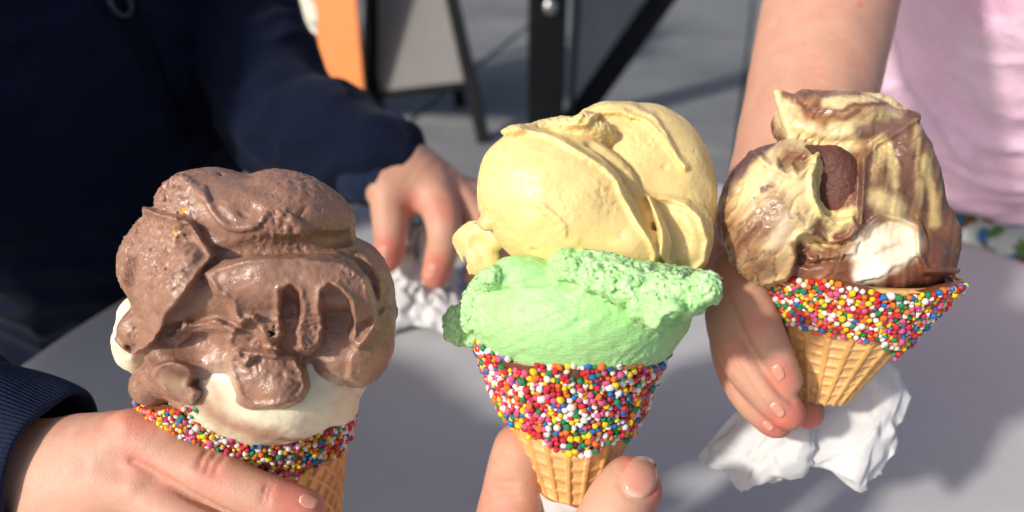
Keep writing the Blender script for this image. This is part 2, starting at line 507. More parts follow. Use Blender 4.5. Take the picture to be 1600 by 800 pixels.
M['coating'] = mat('chocolate coating', base=srgb(120, 68, 44), rough=0.35, var=0.1, bumps=(('noise', 400, 0.0005),))
M['tissue'] = mat('tissue', base=(0.82, 0.815, 0.81), rough=0.95, sss=0.04, sss_r=(1, 1, 1), sss_s=0.002, spec=0.15, bumps=(('noise', 350, 0.0001), ('noise', 1800, 0.00006)))
M['jacket'] = mat('navy fleece', base=(0.006, 0.0098, 0.025), rough=0.95, sheen=0.04, spec=0.06, var=0.10, var_scale=25, bumps=(('noise', 1100, 0.0004), ('noise', 40, 0.003)))
M['rib'] = mat('navy ribbing', base=(0.012, 0.021, 0.052), rough=0.9, sheen=0.05, spec=0.15, var=0.08, bumps=(('noise', 1200, 0.0004),))
M['zip'] = mat('zip tape', base=(0.004, 0.006, 0.014), rough=0.8, spec=0.1, bumps=(('noise', 1500, 0.0003),))
M['zipmetal'] = mat('zip metal', base=(0.05, 0.055, 0.07), rough=0.45, metal=0.7)
M['shirt'] = mat('tie dye cotton', attr=True, rough=0.85, sheen=0.1, spec=0.2, sss=0.06, sss_s=0.003, bumps=(('noise', 1400, 0.0003), ('noise', 60, 0.003)))
M['table'] = mat('table laminate', base=(0.45, 0.455, 0.455), rough=0.5, var=0.035, var_scale=12, rough_var=0.06, rough_scale=30, spec=0.4, bumps=(('noise', 900, 0.00008),))
M['black'] = mat('black metal', base=(0.006, 0.007, 0.008), rough=0.7, spec=0.12, var=0.15, var_scale=8)
M['steel'] = mat('steel', base=(0.5, 0.5, 0.5), rough=0.3, metal=1.0)
M['greypanel'] = mat('grey board', base=(0.135, 0.128, 0.125), rough=0.7, var=0.06, var_scale=5)
M['greypanel2'] = mat('frosted grey board', base=(0.20, 0.21, 0.215), rough=0.35, var=0.12, var_scale=5)
M['orange'] = mat('orange board', base=(0.86, 0.27, 0.075), rough=0.55, var=0.04, var_scale=4)
M['cream'] = mat('cream print', base=(0.72, 0.70, 0.58), rough=0.6, var=0.22, var_scale=9, var2=((0.30, 0.33, 0.28), 14, 0.52, 0.62))
M['slab'] = mat('concrete slab', base=(0.165, 0.172, 0.175), rough=0.8, var=0.14, var_scale=1.6, var2=((0.095, 0.10, 0.105), 0.9, 0.5, 0.75), bumps=(('noise', 60, 0.003),))
M['ground'] = mat('ground', base=(0.10, 0.105, 0.11), rough=0.9, var=0.2, var_scale=0.8, bumps=(('noise', 25, 0.006),))
SPR = [('red', (205, 44, 58)), ('pink', (214, 92, 138)), ('white', (236, 228, 222)), ('yellow', (238, 205, 38)), ('orange', (226, 118, 40)), ('green', (36, 134, 84)), ('blue', (32, 116, 186))]
SPW = [0.22, 0.13, 0.22, 0.13, 0.12, 0.10, 0.08]
for n, c in SPR:
    M['s_' + n] = mat('sugar ' + n, base=srgb(*c), rough=0.34, sss=0.08, sss_s=0.001, var=0.10, var_scale=250, spec=0.45, bumps=(('noise', 900, 0.00015),))

t_ = M['tissue'].node_tree; o_ = [n for n in t_.nodes if n.type == 'OUTPUT_MATERIAL'][0]; p_ = t_.nodes['Principled BSDF']
tr_ = t_.nodes.new('ShaderNodeBsdfTranslucent'); tr_.inputs['Color'].default_value = (0.85, 0.84, 0.83, 1)
mx_ = t_.nodes.new('ShaderNodeMixShader'); mx_.inputs[0].default_value = 0.28
t_.links.new(p_.outputs[0], mx_.inputs[1]); t_.links.new(tr_.outputs[0], mx_.inputs[2]); t_.links.new(mx_.outputs[0], o_.inputs['Surface'])
# ------------------------------------------------------------------ ground, table, street things
gz = 0.0
g = link('ground', bm_mesh('ground', box_bm((160, 160, 0.2), mtx=Matrix.Translation((0, 30, -0.118))), M['ground'])); tag(g, kind='structure')
pav = empty('pavement', (0.6, 3.6, 0)); tag(pav, kind='structure')
ux = Vector((math.cos(R(-17)), math.sin(R(-17)), 0)); uy = Vector((-ux.y, ux.x, 0))
J = Vector((0.844, 2.594, 0))
SW, SH = 1.35, 1.75
for i in range(-4, 4):
    for j in range(-2, 5):
        c = J + ux * ((i + 0.5) * SW) + uy * ((j + 0.53) * SH)
        m = Matrix((ux, uy, Vector((0, 0, 1)))).transposed().to_4x4(); m.translation = Vector((c.x, c.y, -0.02 + 0.0025 * rnd.random()))
        link('paving_slab', bm_mesh('paving_slab', box_bm((SW - 0.022, SH - 0.022, 0.04), 0.006, 2, mtx=m), M['slab']), pav)

# round table
TX, TY, TR, TZ = 0.085, 0.300, 0.452, 0.75
tb = empty('round_table', (TX, TY, 0)); tag(tb, 'round grey laminate cafe table under the three cones', 'table')
def lathe(prof, n=96, c=(0, 0)):
    V = []; Q = []
    for r, z in prof:
        for i in range(n):
            a = 2 * math.pi * i / n; V.append((c[0] + r * math.cos(a), c[1] + r * math.sin(a), z))
    for k in range(len(prof) - 1):
        for i in range(n):
            j = (i + 1) % n; Q.append((k * n + i, k * n + j, (k + 1) * n + j, (k + 1) * n + i))
    return np.array(V), np.array(Q)
V, Q = lathe([(0.0005, 0.722), (TR - 0.006, 0.722), (TR - 0.001, 0.725), (TR, 0.730), (TR, 0.744), (TR - 0.0015, 0.748), (TR - 0.005, TZ), (TR - 0.02, TZ), (0.0005, TZ)], 160, (TX, TY))
link('table_top', mesh_np('table_top', V, Q, M['table']), tb)
V, Q = lathe([(0.001, 0.005), (0.24, 0.005), (0.245, 0.012), (0.235, 0.022), (0.06, 0.032), (0.038, 0.05), (0.036, 0.70), (0.09, 0.715), (0.10, 0.7215), (0.001, 0.7215)], 48, (TX, TY))
link('pedestal', mesh_np('pedestal', V, Q, M['black']), tb)

# sandwich board with the grey face
def V3(p): return Vector([float(x) for x in p])
bl = V3(on_plane(587, 192, 0.0)); br = V3(on_plane(757, 224, 0.0))
tl = V3(at(590, -300, 3.25)); trr = V3(at(640, -300, 3.05))
sg = empty('sandwich_board', (bl + br) / 2); tag(sg, 'black framed sandwich board with a blank grey face, standing beside the orange board', 'sign board')
def along(a, b, t): return a + (b - a) * t
bar('leg', bl, tl, 0.062, 0.04, M['black'], sg, up=(0, 1, 0)); bar('leg', br, trr, 0.05, 0.04, M['black'], sg, up=(0, 1, 0))
lo_l, lo_r = along(bl, tl, 0.085), along(br, trr, 0.17)
bar('crossbar', lo_l, lo_r, 0.036, 0.03, M['black'], sg)
bar('crossbar', tl, trr, 0.036, 0.03, M['black'], sg)
def quad_board(name, pts, th, m, parent):
    n = (pts[1] - pts[0]).cross(pts[3] - pts[0]).normalized() * (th / 2)
    b = bmesh.new(); vs = [b.verts.new(p + n) for p in pts] + [b.verts.new(p - n) for p in pts]
    b.faces.new(vs[:4]); b.faces.new(vs[4:][::-1])
    for i in range(4):
        j = (i + 1) % 4; b.faces.new((vs[j], vs[i], vs[4 + i], vs[4 + j]))
    bmesh.ops.recalc_face_normals(b, faces=b.faces)
    return link(name, bm_mesh(name, b, m), parent)
quad_board('face_board', [lo_l, lo_r, trr, tl], 0.012, M['greypanel'], sg)
back = Vector((-0.12, 0.45, 0))
bar('leg', bl + back, tl + Vector((0, .06, 0)), 0.05, 0.04, M['black'], sg, up=(0, 1, 0)); bar('leg', br + back, trr + Vector((0, .06, 0)), 0.05, 0.04, M['black'], sg, up=(0, 1, 0))

# orange board with a cream print
ob = empty('poster_board', V3(on_plane(520, 190, 0.0))); tag(ob, 'bright orange board with a cream print, behind the dark sleeve', 'sign board')
p0 = V3(on_plane(395, 186, 0.0)); p1 = V3(on_plane(574, 196, 0.0))
p0 = p0 + Vector((0, .05, 0.0)); up_ = Vector((0, 0.10, 1.25))
quad_board('panel', [p0 + Vector((0, 0, .004)), p1 + Vector((0, 0, .004)), p1 + up_, p0 + up_], 0.02, M['orange'], ob)
nn = (p1 - p0).cross(up_).normalized()
if nn.y > 0: nn = -nn
# cream print: an irregular round patch with its own thickness on the board
cx = 447; 
xax = (p1 - p0).normalized(); yax = up_.normalized()
def onboard(px, py):
    v = Vector(ray(px, py)); t = (p0 + nn * 0.0115 - Vector(CAM)).dot(nn) / v.dot(nn); return Vector(CAM) + v * t
cc = onboard(438, 30); rr_ = (onboard(494, 30) - cc).length
b = bmesh.new(); ring = []
for i in range(48):
    a = 2 * math.pi * i / 48; r_ = rr_ * (1 + 0.04 * math.sin(3 * a + 1) + 0.02 * math.sin(7 * a))
    ring.append(b.verts.new(cc + xax * (r_ * math.cos(a)) + yax * (1.25 * r_ * math.sin(a))))
f = b.faces.new(ring); ex = bmesh.ops.extrude_face_region(b, geom=[f]); 
bmesh.ops.translate(b, vec=nn * 0.003, verts=[v for v in ex['geom'] if isinstance(v, bmesh.types.BMVert)])
bmesh.ops.recalc_face_normals(b, faces=b.faces)
link('print', bm_mesh('print', b, M['cream']), ob)

# folding stand: thick upright, diagonal leg, pale panel between
st = empty('folding_stand', V3(on_plane(852, 205, 0.0))); tag(st, 'black folding stand with a thick upright, a slanting leg and a grey side panel', 'stand')
u0 = V3(on_plane(851, 208, 0.0)); u1 = u0 + Vector((0, 0.0, 1.15))
bar('upright', u0, u1, 0.145, 0.09, M['black'], st, up=(0, 1, 0), bevel=0.012)
d0 = V3(on_plane(893, 196, 0.0)); d0.y = u0.y + 0.05; d1 = V3(at(1042, -12, 0.1)); 
v = Vector(ray(1040, -6)); t_ = (d0.y + 0.25 - CAM[1]) / v.y; d1 = Vector(CAM) + v * t_
d1 = d0 + (d1 - d0) * 1.6; d0b = d0 + Vector((-0.02, 0, 0.0))
bar('diagonal_leg', d0b, d1, 0.10, 0.05, M['black'], st, up=(0, 1, 0), bevel=0.01)
quad_board('side_panel', [u0 + Vector((.10, .06, .02)), d0 + Vector((0.02, .06, .02)), d1 + Vector((0, .05, 0)), u1 + Vector((.10, .08, .25))], 0.012, M['greypanel2'], st)
# slim rod beside the upright and a round bolt
bar('rod', u0 + Vector((.105, -.01, 0.0)), u1 + Vector((.125, -.01, 0)), 0.016, 0.016, M['black'], st, up=(0, 1, 0))
pb = Vector(ray(860, 12)); t_ = (u0.y - 0.047 - CAM[1]) / pb.y; pb = Vector(CAM) + pb * t_
b = bmesh.new(); bmesh.ops.create_uvsphere(b, u_segments=20, v_segments=12, radius=0.026)
bmesh.ops.transform(b, matrix=Matrix.Translation(pb) @ Matrix.Diagonal((1, 0.5, 1.1, 1)), verts=b.verts)
link('bolt', bm_mesh('bolt', b, M['steel'], True), st)
# ------------------------------------------------------------------ the three ice creams
sp_mesh = {}
def sprinkle_mesh(n, v):
    if (n, v) not in sp_mesh:
        b = bmesh.new(); bmesh.ops.create_icosphere(b, subdivisions=2, radius=1.0)
        co = np.array([q.co[:] for q in b.verts]); k = 1 + 0.16 * noise(co * 1.1 + 7.7 * v + 3 * len(n)) + 0.05 * noise(co * 2.7 + v)
        for q, f in zip(b.verts, k): q.co *= float(f)
        sp_mesh[(n, v)] = bm_mesh('sprinkle', b, M['s_' + n], True)
    return sp_mesh[(n, v)]
_b = bmesh.new(); bmesh.ops.create_icosphere(_b, subdivisions=2, radius=1.0)
_b.verts.ensure_lookup_table(); ICO_V = np.array([v.co[:] for v in _b.verts]); ICO_F = np.array([[v.index for v in f.verts] for f in _b.faces]); _b.free()

class Cone:
    """rolled wafer cone: apex, rim centre, rim axes; any point by angle and height t (0 apex, 1 rim)"""
    def __init__(s, D, apex, rim, rad, roll, tilt, rad2=None):
        s.D = D; S = D / FPX
        s.A = at(apex[0], apex[1], D - apex[2] * S); s.C = at(rim[0], rim[1], D - rim[2] * S)
        B = rotm(tilt, 0, roll)
        s.e1 = B[:, 0]; s.e2 = -B[:, 2]; s.n = B[:, 1]     # right, away, up; theta=-90deg faces the viewer
        s.r1 = rad * S; s.r2 = (rad2 or rad) * S
    def pt(s, th, t, off=0.0):
        c, sn = np.cos(th)[..., None], np.sin(th)[..., None]
        rimp = s.C + s.r1 * c * s.e1 + s.r2 * sn * s.e2
        p = s.A + np.asarray(t)[..., None] * (rimp - s.A)
        tang = -s.r1 * sn * s.e1 + s.r2 * c * s.e2
        nn = np.cross(tang, rimp - s.A); nn /= np.linalg.norm(nn, axis=-1)[..., None]
        nn = np.where(((nn * (rimp - s.C)).sum(-1) < 0)[..., None], -nn, nn)
        return p + nn * np.asarray(off)[..., None], nn
def cone_body(cn, pattern, parent, t0=0.0, nth=360, ntt=240, t1=1.0):
    th = np.linspace(0, 2 * np.pi, nth, endpoint=False); tt = np.linspace(max(t0, 0.02), t1, ntt)
    TH, TT = np.meshgrid(th, tt)
    h = pattern(TH, TT)
    P, nn = cn.pt(TH, TT, h)
    Pin, _ = cn.pt(TH, TT, np.full_like(TH, -0.0022))
    V = np.concatenate([P.reshape(-1, 3), Pin[::-1].reshape(-1, 3)])
    rows = 2 * ntt
    i = np.arange(rows - 1)[:, None]; j = np.arange(nth)[None]
    Q = np.stack([i * nth + j, i * nth + (j + 1) % nth, (i + 1) * nth + (j + 1) % nth, (i + 1) * nth + j], -1).reshape(-1, 4)
    hh = np.concatenate([h.ravel(), np.zeros(h.size)])
    # browning: the raised ribs bake darker, the wafer is blotchy
    k = smooth(-0.0008, 0.0008, hh)[:, None]
    n = fbm(V, 70, 3, 4)[:, None]
    C = srgb(230, 184, 122) * (1 - k) + srgb(222, 166, 98) * k
    C = C * (1 + 0.22 * n) 
    return link('wafer_cone', mesh_np('wafer_cone', V, Q, M['waffle'], C), parent)
def pulse(x, wd, soft):
    """1 on a narrow rib round every integer, else 0"""
    f = np.abs(x - np.round(x)); return 1 - smooth(wd, wd + soft, f)
def pat_blocks(nrib, nrow, wob=0.0):
    def f(TH, T):
        u = TH / (2 * np.pi) * nrib; v = (T ** 1.15) * nrow
        v = v + wob * np.sin(TH * 3 + 1)
        rib = pulse(u, 0.10, 0.10)
        fr = v - np.floor(v)
        step = np.minimum(smooth(0.0, 0.22, fr), 1 - smooth(0.55, 1.0, fr) * 0.85)
        return 0.0011 * np.maximum(rib, 0.15 + 0.62 * (1 - step)) - 0.0005
    return f
def pat_diamond(nd, rows):
    def f(TH, T):
        u = TH / (2 * np.pi) * nd; v = T * rows
        a = pulse(u + v, 0.10, 0.13); b = pulse(u - v * 1.0, 0.10, 0.13)
        return 0.0013 * np.maximum(a, b) - 0.0006
    return f
def coating(cn, tlo, thi, parent, thick=0.0009, lip=0.003):
    """tlo/thi: functions of the angle"""
    nth, ntt = 240, 60
    th = np.linspace(0, 2 * np.pi, nth, endpoint=False)
    s_ = np.linspace(0, 1, ntt)[:, None]
    T = tlo(th)[None] * (1 - s_) + thi(th)[None] * s_
    TH = np.repeat(th[None], ntt, 0)
    base, nn = cn.pt(TH, T, np.zeros_like(TH))
    off = thick * np.sqrt(np.clip(1 - (1 - np.clip(s_ / 0.12, 0, 1)) ** 2, 0, 1)) + 0.0006 * fbm(base.reshape(-1, 3), 160, 2, 3).reshape(TH.shape) * np.clip(s_ / 0.1, 0, 1)
    P = base + nn * (off + 0.0005)[..., None]
    # over the rim and down inside
    rimP, rn = cn.pt(th, thi(th) + 0.012, np.full(nth, -0.001)); inP, _ = cn.pt(th, thi(th) - 0.02, np.full(nth, -0.0032))
    V = np.concatenate([P.reshape(-1, 3), rimP, inP])
    rows = ntt + 2
    i = np.arange(rows - 1)[:, None]; j = np.arange(nth)[None]
    Q = np.stack([i * nth + j, i * nth + (j + 1) % nth, (i + 1) * nth + (j + 1) % nth, (i + 1) * nth + j], -1).reshape(-1, 4)
    return link('chocolate_coating', mesh_np('chocolate_coating', V, Q, M['coating']), parent)
def sprinkles(cn, tlo, thi, parent, seed, rmean=0.00114, skip=None, barelip=9.0, keepers=300, hidden=None):
    r_ = np.random.RandomState(seed)
    pts, rad, nor = [], [], []
    cell = {}
    cs = 0.0016
    N = 30000
    th = r_.uniform(0, 2 * np.pi, N); tq = np.sqrt(r_.uniform(0.0, 1.0, N))
    lo, hi = tlo(th), thi(th) + 0.014
    T = np.sqrt(lo ** 2 + (hi ** 2 - lo ** 2) * r_.uniform(0, 1, N))
    edge = (T - lo) / (hi - lo)
    P, nn = cn.pt(th, T, np.zeros(N))
    rr = rmean * np.clip(r_.normal(1.0, 0.16, N), 0.66, 1.45)
    lift = 0.0011 + rr * r_.uniform(0.0, 1.0, N)
    P = P + nn * lift[:, None]
    ragged = fbm(P, 260, 2, seed); bare = fbm(P, 150, 2, seed + 4); bare2 = fbm(P, 90, 2, seed + 6)
    for i in range(N):
        if (edge[i] < 0.07 and ragged[i] < 0.05) or bare[i] > 0.62 or (edge[i] > 0.86 and bare2[i] > barelip): continue
        if skip is not None and skip(P[i], edge[i], ragged[i]): continue
        k = tuple(np.floor(P[i] / cs).astype(int)); ok = True
        for dx in (-1, 0, 1):
            for dy in (-1, 0, 1):
                for dz in (-1, 0, 1):
                    for q in cell.get((k[0] + dx, k[1] + dy, k[2] + dz), ()):
                        if ((P[i] - pts[q]) ** 2).sum() < (0.72 * (rr[i] + rad[q])) ** 2: ok = False; break
                    if not ok: break
                if not ok: break
            if not ok: break
        if not ok: continue
        cell.setdefault(k, []).append(len(pts)); pts.append(P[i]); rad.append(rr[i]); nor.append(nn[i])
    pts = np.array(pts); rad = np.array(rad); nor = np.array(nor)
    x, y, d = proj(pts)
    face = (nor * (CAM - pts)).sum(1) / d
    vis = (face > 0.05) & (x > -5) & (x < 1605) & (y > -5) & (y < 805)
    if hidden is not None: vis &= ~hidden(x, y)
    score = np.where(vis, rad / d * (0.4 + face), -1 + 0.01 * face)
    order = np.argsort(-score)
    names = [n for n, _ in SPR]
    pick = r_.choice(len(names), len(pts), p=np.array(SPW) / sum(SPW))
    for i in order[:keepers]:
        o = bpy.data.objects.new('sprinkle', sprinkle_mesh(names[pick[i]], int(r_.randint(4)))); COL.objects.link(o)
        o.parent = parent; o.matrix_parent_inverse = Matrix.Translation(-Vector(parent.location))
        o.location = pts[i]; k = rad[i]
        o.scale = (k * r_.uniform(0.9, 1.1), k * r_.uniform(0.9, 1.1), k * r_.uniform(0.88, 1.18)); o.rotation_euler = r_.uniform(0, 6.28, 3)
    V, F, MI = [], [], []
    for i in order[keepers:]:
        V.append(ICO_V * rad[i] * r_.uniform(0.9, 1.12, 3) + pts[i]); F.append(ICO_F + len(V[:-1]) * len(ICO_V)); MI += [pick[i]] * len(ICO_F)
    me = mesh_np('sugar_sprinkles', np.concatenate(V), np.concatenate(F), [M['s_' + n] for n in names])
    me.polygons.foreach_set('material_index', np.array(MI, np.int32))
    o = link('sugar_sprinkles', me, parent); o['kind'] = 'stuff'
    return len(pts)
def scoop(name, S, m, parent, colour, label=None):
    V, Q = S.mesh()
    C = colour(V, Q) if callable(colour) else np.repeat(np.asarray(colour, np.float32)[None], len(V), 0)
    o = link(name, mesh_np(name, V, Q, m, C), parent)
    if label: o['label'] = label
    return o
VOX = 0.00054
def torn(P, amt, f1, f2, sd):
    """patches where the surface has been torn open and is grainy, with small air pits"""
    m = smooth(0.02, 0.40, fbm(P, f1, 2, sd)); pit = smooth(0.42, 0.62, noise(P * 270.0 + sd))
    return m * amt * (crumb(P, f2, 3, sd + 2) - 0.35) + 0.00045 * pit * smooth(-0.1, 0.3, fbm(P, 60, 2, sd + 4))

# ================================================================== centre: mango over mint
ice_c = empty('ice_cream_cone', at(893, 889, 0.30))
tag(ice_c, 'sprinkled cone with a pale yellow scoop over a mint green scoop', 'ice cream', 'ice cream cones held up over the table')
cc_ = Cone(0.27, (893, 900, -100), (888, 522, 0), 147, -4, 15)
cone_body(cc_, pat_blocks(19, 17), ice_c, t0=0.05)
tl_c = lambda th: 0.69 + 0.015 * np.sin(2 * th + 1) + 0.012 * np.sin(5 * th)
th_c = lambda th: 1.0 + 0.035 * np.sin(th + 2.6) + 0.01 * np.sin(4 * th)
coating(cc_, tl_c, th_c, ice_c)
nsp_c = sprinkles(cc_, tl_c, th_c, ice_c, 3, barelip=0.2)

# --- mint scoop
G = Sculpt(0.27, VOX)
G.ell(905, 486, 42, 174, 102, 156, (0, 0, 3))
G.ell(905, 530, 10, 140, 50, 140, k=30)
G.ell(828, 432, 120, 60, 32, 40, (0, 0, -12), k=5)                      # smooth dab under the yellow
G.stroke([(775, 432, 9), (800, 447, 5), (835, 455, 4), (865, 448, 4), (890, 430, 5)], 0, k=6)
rgh = (9, 330.0, 'c')
# the torn, crumbly skirt
G.stroke([(880, 408, 16), (920, 420, 22), (960, 432, 26), (1000, 446, 28), (1040, 452, 26), (1075, 452, 24), (1086, 456, 18)], 4, k=4, rough=(22, 330.0, 'c'))
G.ell(1086, 460, -5, 22, 22, 40, k=5, rough=(15, 300.0, 'c'))
for (x, y, w_, r) in ((895, 428, 0, 13), (925, 440, 0, 14), (955, 452, 4, 15), (985, 455, 6, 15), (1012, 462, 8, 18), (1035, 462, 6, 16), (1060, 468, 2, 16), (1085, 472, 0, 14), (1100, 456, -4, 12)):
    G.stroke([(x, y - 6, r), (x + 2, y + 4, r * 0.8)], w_ * 0.6, k=3, rough=(17, 520.0, 'c'), sub=1)
G.stroke([(1005, 478, 20), (1020, 488, 22), (1035, 480, 18)], 6, k=3, rough=(16, 480.0, 'c'))
G.stroke([(1022, 500, 9), (1024, 509, 8)], 6, k=4, sub=1)
for (x, y, r) in ((915, 447, 5), (968, 470, 6), (1052, 487, 7), (1072, 490, 6), (990, 497, 6), (1003, 502, 6), (940, 458, 5)):
    G.stroke([(x, y - 4, r), (x + 1, y + 3, r * 0.8)], 3, k=4, sub=1)
G.plate([(850, 424), (884, 398), (1000, 410), (1180, 430), (1180, 468), (1100, 476), (1080, 492), (1050, 486), (1034, 512), (1018, 512), (1002, 496), (984, 496), (990, 472), (966, 472), (946, 460), (920, 456), (900, 442), (872, 440)], 7, 3.5, 10, 330, 1, 2, gate=(10, 60))
# crumbs on the left
G.ell(722, 508, 26, 25, 30, 34, (0, 0, 10), k=6, rough=(22, 330.0, 'c'))
G.ell(738, 530, 50, 14, 12, 14, (0, 0, 10), k=4, rough=(9, 400.0, 'c'))
G.ell(706, 525, 30, 12, 9, 12, k=4, rough=(8, 400.0, 'c'))
G.stroke([(735, 505, 12), (740, 475, 14), (752, 450, 14), (772, 432, 12)], 0, k=8, rough=(16, 380.0, 'c'))
def mint_relief(P):
    x, y, d = proj(P)
    n = 0.0005 * fbm(P * np.array([1, 1, 1]) , 260, 2, 5)
    # spatula streaks running down to the right
    u = (x * 0.42 + y * 0.9)
    s_ = 0.00028 * noise(np.stack([u * 0.085, (x * 0.9 - y * 0.42) * 0.014, d * 30], 1))
    rough = smooth(800, 760, x) * smooth(560, 500, y)
    pt = smooth(0.05, 0.5, fbm(P, 70, 2, 11)); sk = smooth(860, 920, x) * smooth(530, 455, y - 0.10 * (x - 1000)); n = n + sk * 0.0022 * (crumb(P, 420, 3, 8) - 0.35)
    return n * 0.7 + s_ + pt * 0.0009 * (crumb(P, 420, 2, 7) - 0.35) + torn(P, 0.0012, 45, 450, 9.0) + rough * 0.0016 * (crumb(P, 350, 3, 2) - 0.35)
G.disp.append(mint_relief)
def mint_col(V, Q):
    n = fbm(V, 200, 3, 2)[:, None]; k = crumb(V, 300, 2, 5)[:, None]
    x, y, d = proj(V); sk = (smooth(870, 930, x) * smooth(492, 455, y + 0.0 * x) + smooth(780, 740, x)).clip(0, 1)[:, None] * smooth(0.1, 0.4, k)
    return (srgb(170, 221, 146) * (1 - 0.55 * sk) + srgb(204, 236, 186) * 0.55 * sk) * (1 + 0.06 * n)
scoop('mint_scoop', G, M['mint'], ice_c, mint_col)

# --- yellow scoop
Y = Sculpt(0.27, VOX)
Y.ell(990, 300, -22, 114, 140, 100, (0, 0, -12)); Y.ell(950, 212, -10, 56, 52, 60, k=14)                          # back dome
Y.ell(1048, 300, -20, 66, 112, 90, (0, 0, 8), k=20)
Y.ell(885, 320, 62, 128, 108, 100, (0, 0, -28), k=3)                     # big front lobe
Y.ell(960, 370, 62, 92, 62, 92, (0, 0, -20), k=16)
Y.ell(820, 290, 50, 66, 82, 82, (0, 0, -14), k=18)
Y.ell(895, 218, 12, 76, 32, 80, (0, 0, -4), k=4, rough=(10, 330.0, 'c'))  # torn top
# valley between the two folds
Y.stroke([(925, 226, 8, -1), (955, 246, 13, 2), (985, 280, 17, 3), (1008, 320, 16, 4), (1022, 360, 9, 2)], k=8, op='d')
Y.plate([(680, 340), (690, 290), (720, 236), (780, 200), (812, 196), (850, 203), (884, 218), (916, 238), (946, 256), (968, 280), (978, 304), (996, 340), (1018, 372), (1030, 396), (1020, 460), (900, 460), (680, 460)], 9, 4, 3, 130, 6, 1)
Y.stroke([(806, 206, 6), (850, 197, 7), (890, 194, 9), (935, 200, 9), (955, 208, 6)], 0, k=5, rough=(9, 420.0, 'c'))
Y.plate([(890, 196), (910, 172), (940, 160), (985, 160), (1020, 176), (1044, 206), (1062, 240), (1078, 262), (1070, 268), (1052, 244), (1030, 214), (1006, 192), (970, 178), (936, 180), (912, 198)], 7, 4, 5, 180, 3, 3, gate=(-40, 10))
# right tongue with a raised rim and a hollow face
Y.ell(1062, 366, 42, 52, 66, 52, (0, 18, 6), k=3)
Y.ell(1052, 372, 100, 34, 44, 22, (0, 12, 6), k=12, op='d')
Y.plate([(1008, 302), (1042, 305), (1074, 314), (1098, 340), (1110, 376), (1104, 410), (1084, 431), (1048, 424), (1030, 400), (1030, 360)], 7, 4, 3, 150, 6, 4, gate=(10, 50))
# left edge nibs, and the flake on the left
Y.ell(758, 322, 44, 9, 13, 12, k=6); Y.ell(764, 300, 40, 9, 24, 16, k=10)
def leafslab(S, pts, th, w_, k):
    pass
Y.ell(742, 376, 4, 36, 28, 10, (0, -25, 10), k=6); Y.ell(740, 402, 4, 14, 30, 10, (0, -25, 14), k=6); Y.ell(770, 372, 10, 24, 22, 14, (0, -25, 0), k=8)
Y.stroke([(762, 350, 2.5), (738, 347, 2.5), (718, 364, 3), (709, 378, 3), (718, 398, 3), (728, 415, 2.5), (734, 428, 2.5)], -1, k=5, rough=(2, 300.0, 'n'))
Y.ell(758, 406, 0, 26, 26, 14, (0, -25, 0), k=8); Y.dent(742, 380, 22, 18, 4, 14, (0, -20, 10), 5)
# small scars
Y.plate([(836, 316), (850, 320), (862, 330), (874, 338), (884, 352), (886, 376), (878, 366), (868, 350), (852, 338)], 3.5, 2.5, 7, 500, 0, 9)
Y.dent(909, 377, 12, 4, 4, 6, (0, 0, -5), 2)
def yel_relief(P):
    return 0.0007 * fbm(P, 90, 2, 8) + 0.00015 * fbm(P, 700, 2, 9) + torn(P, 0.0010, 45, 480, 3.0) + 0.00010 * fbm(P * np.array([0.35, 1.0, 1.0]), 420, 2, 4)
Y.disp.append(yel_relief)
def yel_col(V, Q):
    n = fbm(V, 150, 3, 2)[:, None]
    return srgb(236, 208, 142) * (1 + 0.035 * n)
scoop('yellow_scoop', Y, M['gelato'], ice_c, yel_col)

# ================================================================== left: chocolate over cream
ice_l = empty('ice_cream_cone', at(522, 898, 0.29))
tag(ice_l, 'sprinkled cone leaning left with a big milk chocolate scoop over vanilla', 'ice cream', 'ice cream cones held up over the table')
cl_ = Cone(0.262, (520, 902, -140), (396, 562, -48), 173, 13, 13)
cone_body(cl_, pat_diamond(20, 11), ice_l, t0=0.05)
tl_l = lambda th: 0.60 + 0.02 * np.sin(3 * th) + 0.01 * np.sin(7 * th + 1)
th_l = lambda th: 1.0 + 0.01 * np.sin(3 * th)
coating(cl_, tl_l, th_l, ice_l)
nsp_l = sprinkles(cl_, tl_l, th_l, ice_l, 5, rmean=0.00098, hidden=lambda x, y: (y > 740) | ((x > 300) & (y < 665)))

VN = Sculpt(0.262, VOX)
VN.ell(425, 574, 16, 160, 110, 140, (0, 0, 8))
VN.ell(455, 622, 44, 98, 64, 100, (0, 0, 14), k=20)
VN.ell(535, 640, 30, 24, 22, 40, (0, 0, 30), k=10)
VN.ell(222, 535, -10, 35, 50, 60, (0, 0, 10), k=10, rough=(5, 200.0, 'n'))
VN.ell(235, 490, -14, 42, 36, 60, (0, 0, 10), k=12, rough=(4, 200.0, 'n'))
VN.disp.append(lambda P: 0.0006 * fbm(P, 140, 3, 4))
CREAM = srgb(240, 228, 198); CHOC = srgb(156, 117, 97); CHOCD = srgb(104, 64, 50)
def van_col(V, Q):
    n = fbm(V, 160, 3, 2)[:, None]
    base = CREAM * (1 + 0.03 * n)
    return paint(V, base, [([(290, 590), (318, 632), (352, 662), (430, 684)], 12, srgb(182, 140, 114), 12, 0.95), ([(330, 600), (345, 640)], 9, srgb(200, 165, 135), 10, 0.7), ([(385, 622), (392, 612)], 7, srgb(210, 180, 140), 7, 0.6), ([(380, 610), (400, 600)], 10, srgb(205, 170, 138), 9, 0.6),
                           ([(480, 690), (440, 688)], 4, srgb(150, 105, 80), 4, 0.8), ([(270, 600), (300, 625)], 14, CHOC, 10, 0.9)], 7, 160)
scoop('vanilla_scoop', VN, M['gelato'], ice_l, van_col)

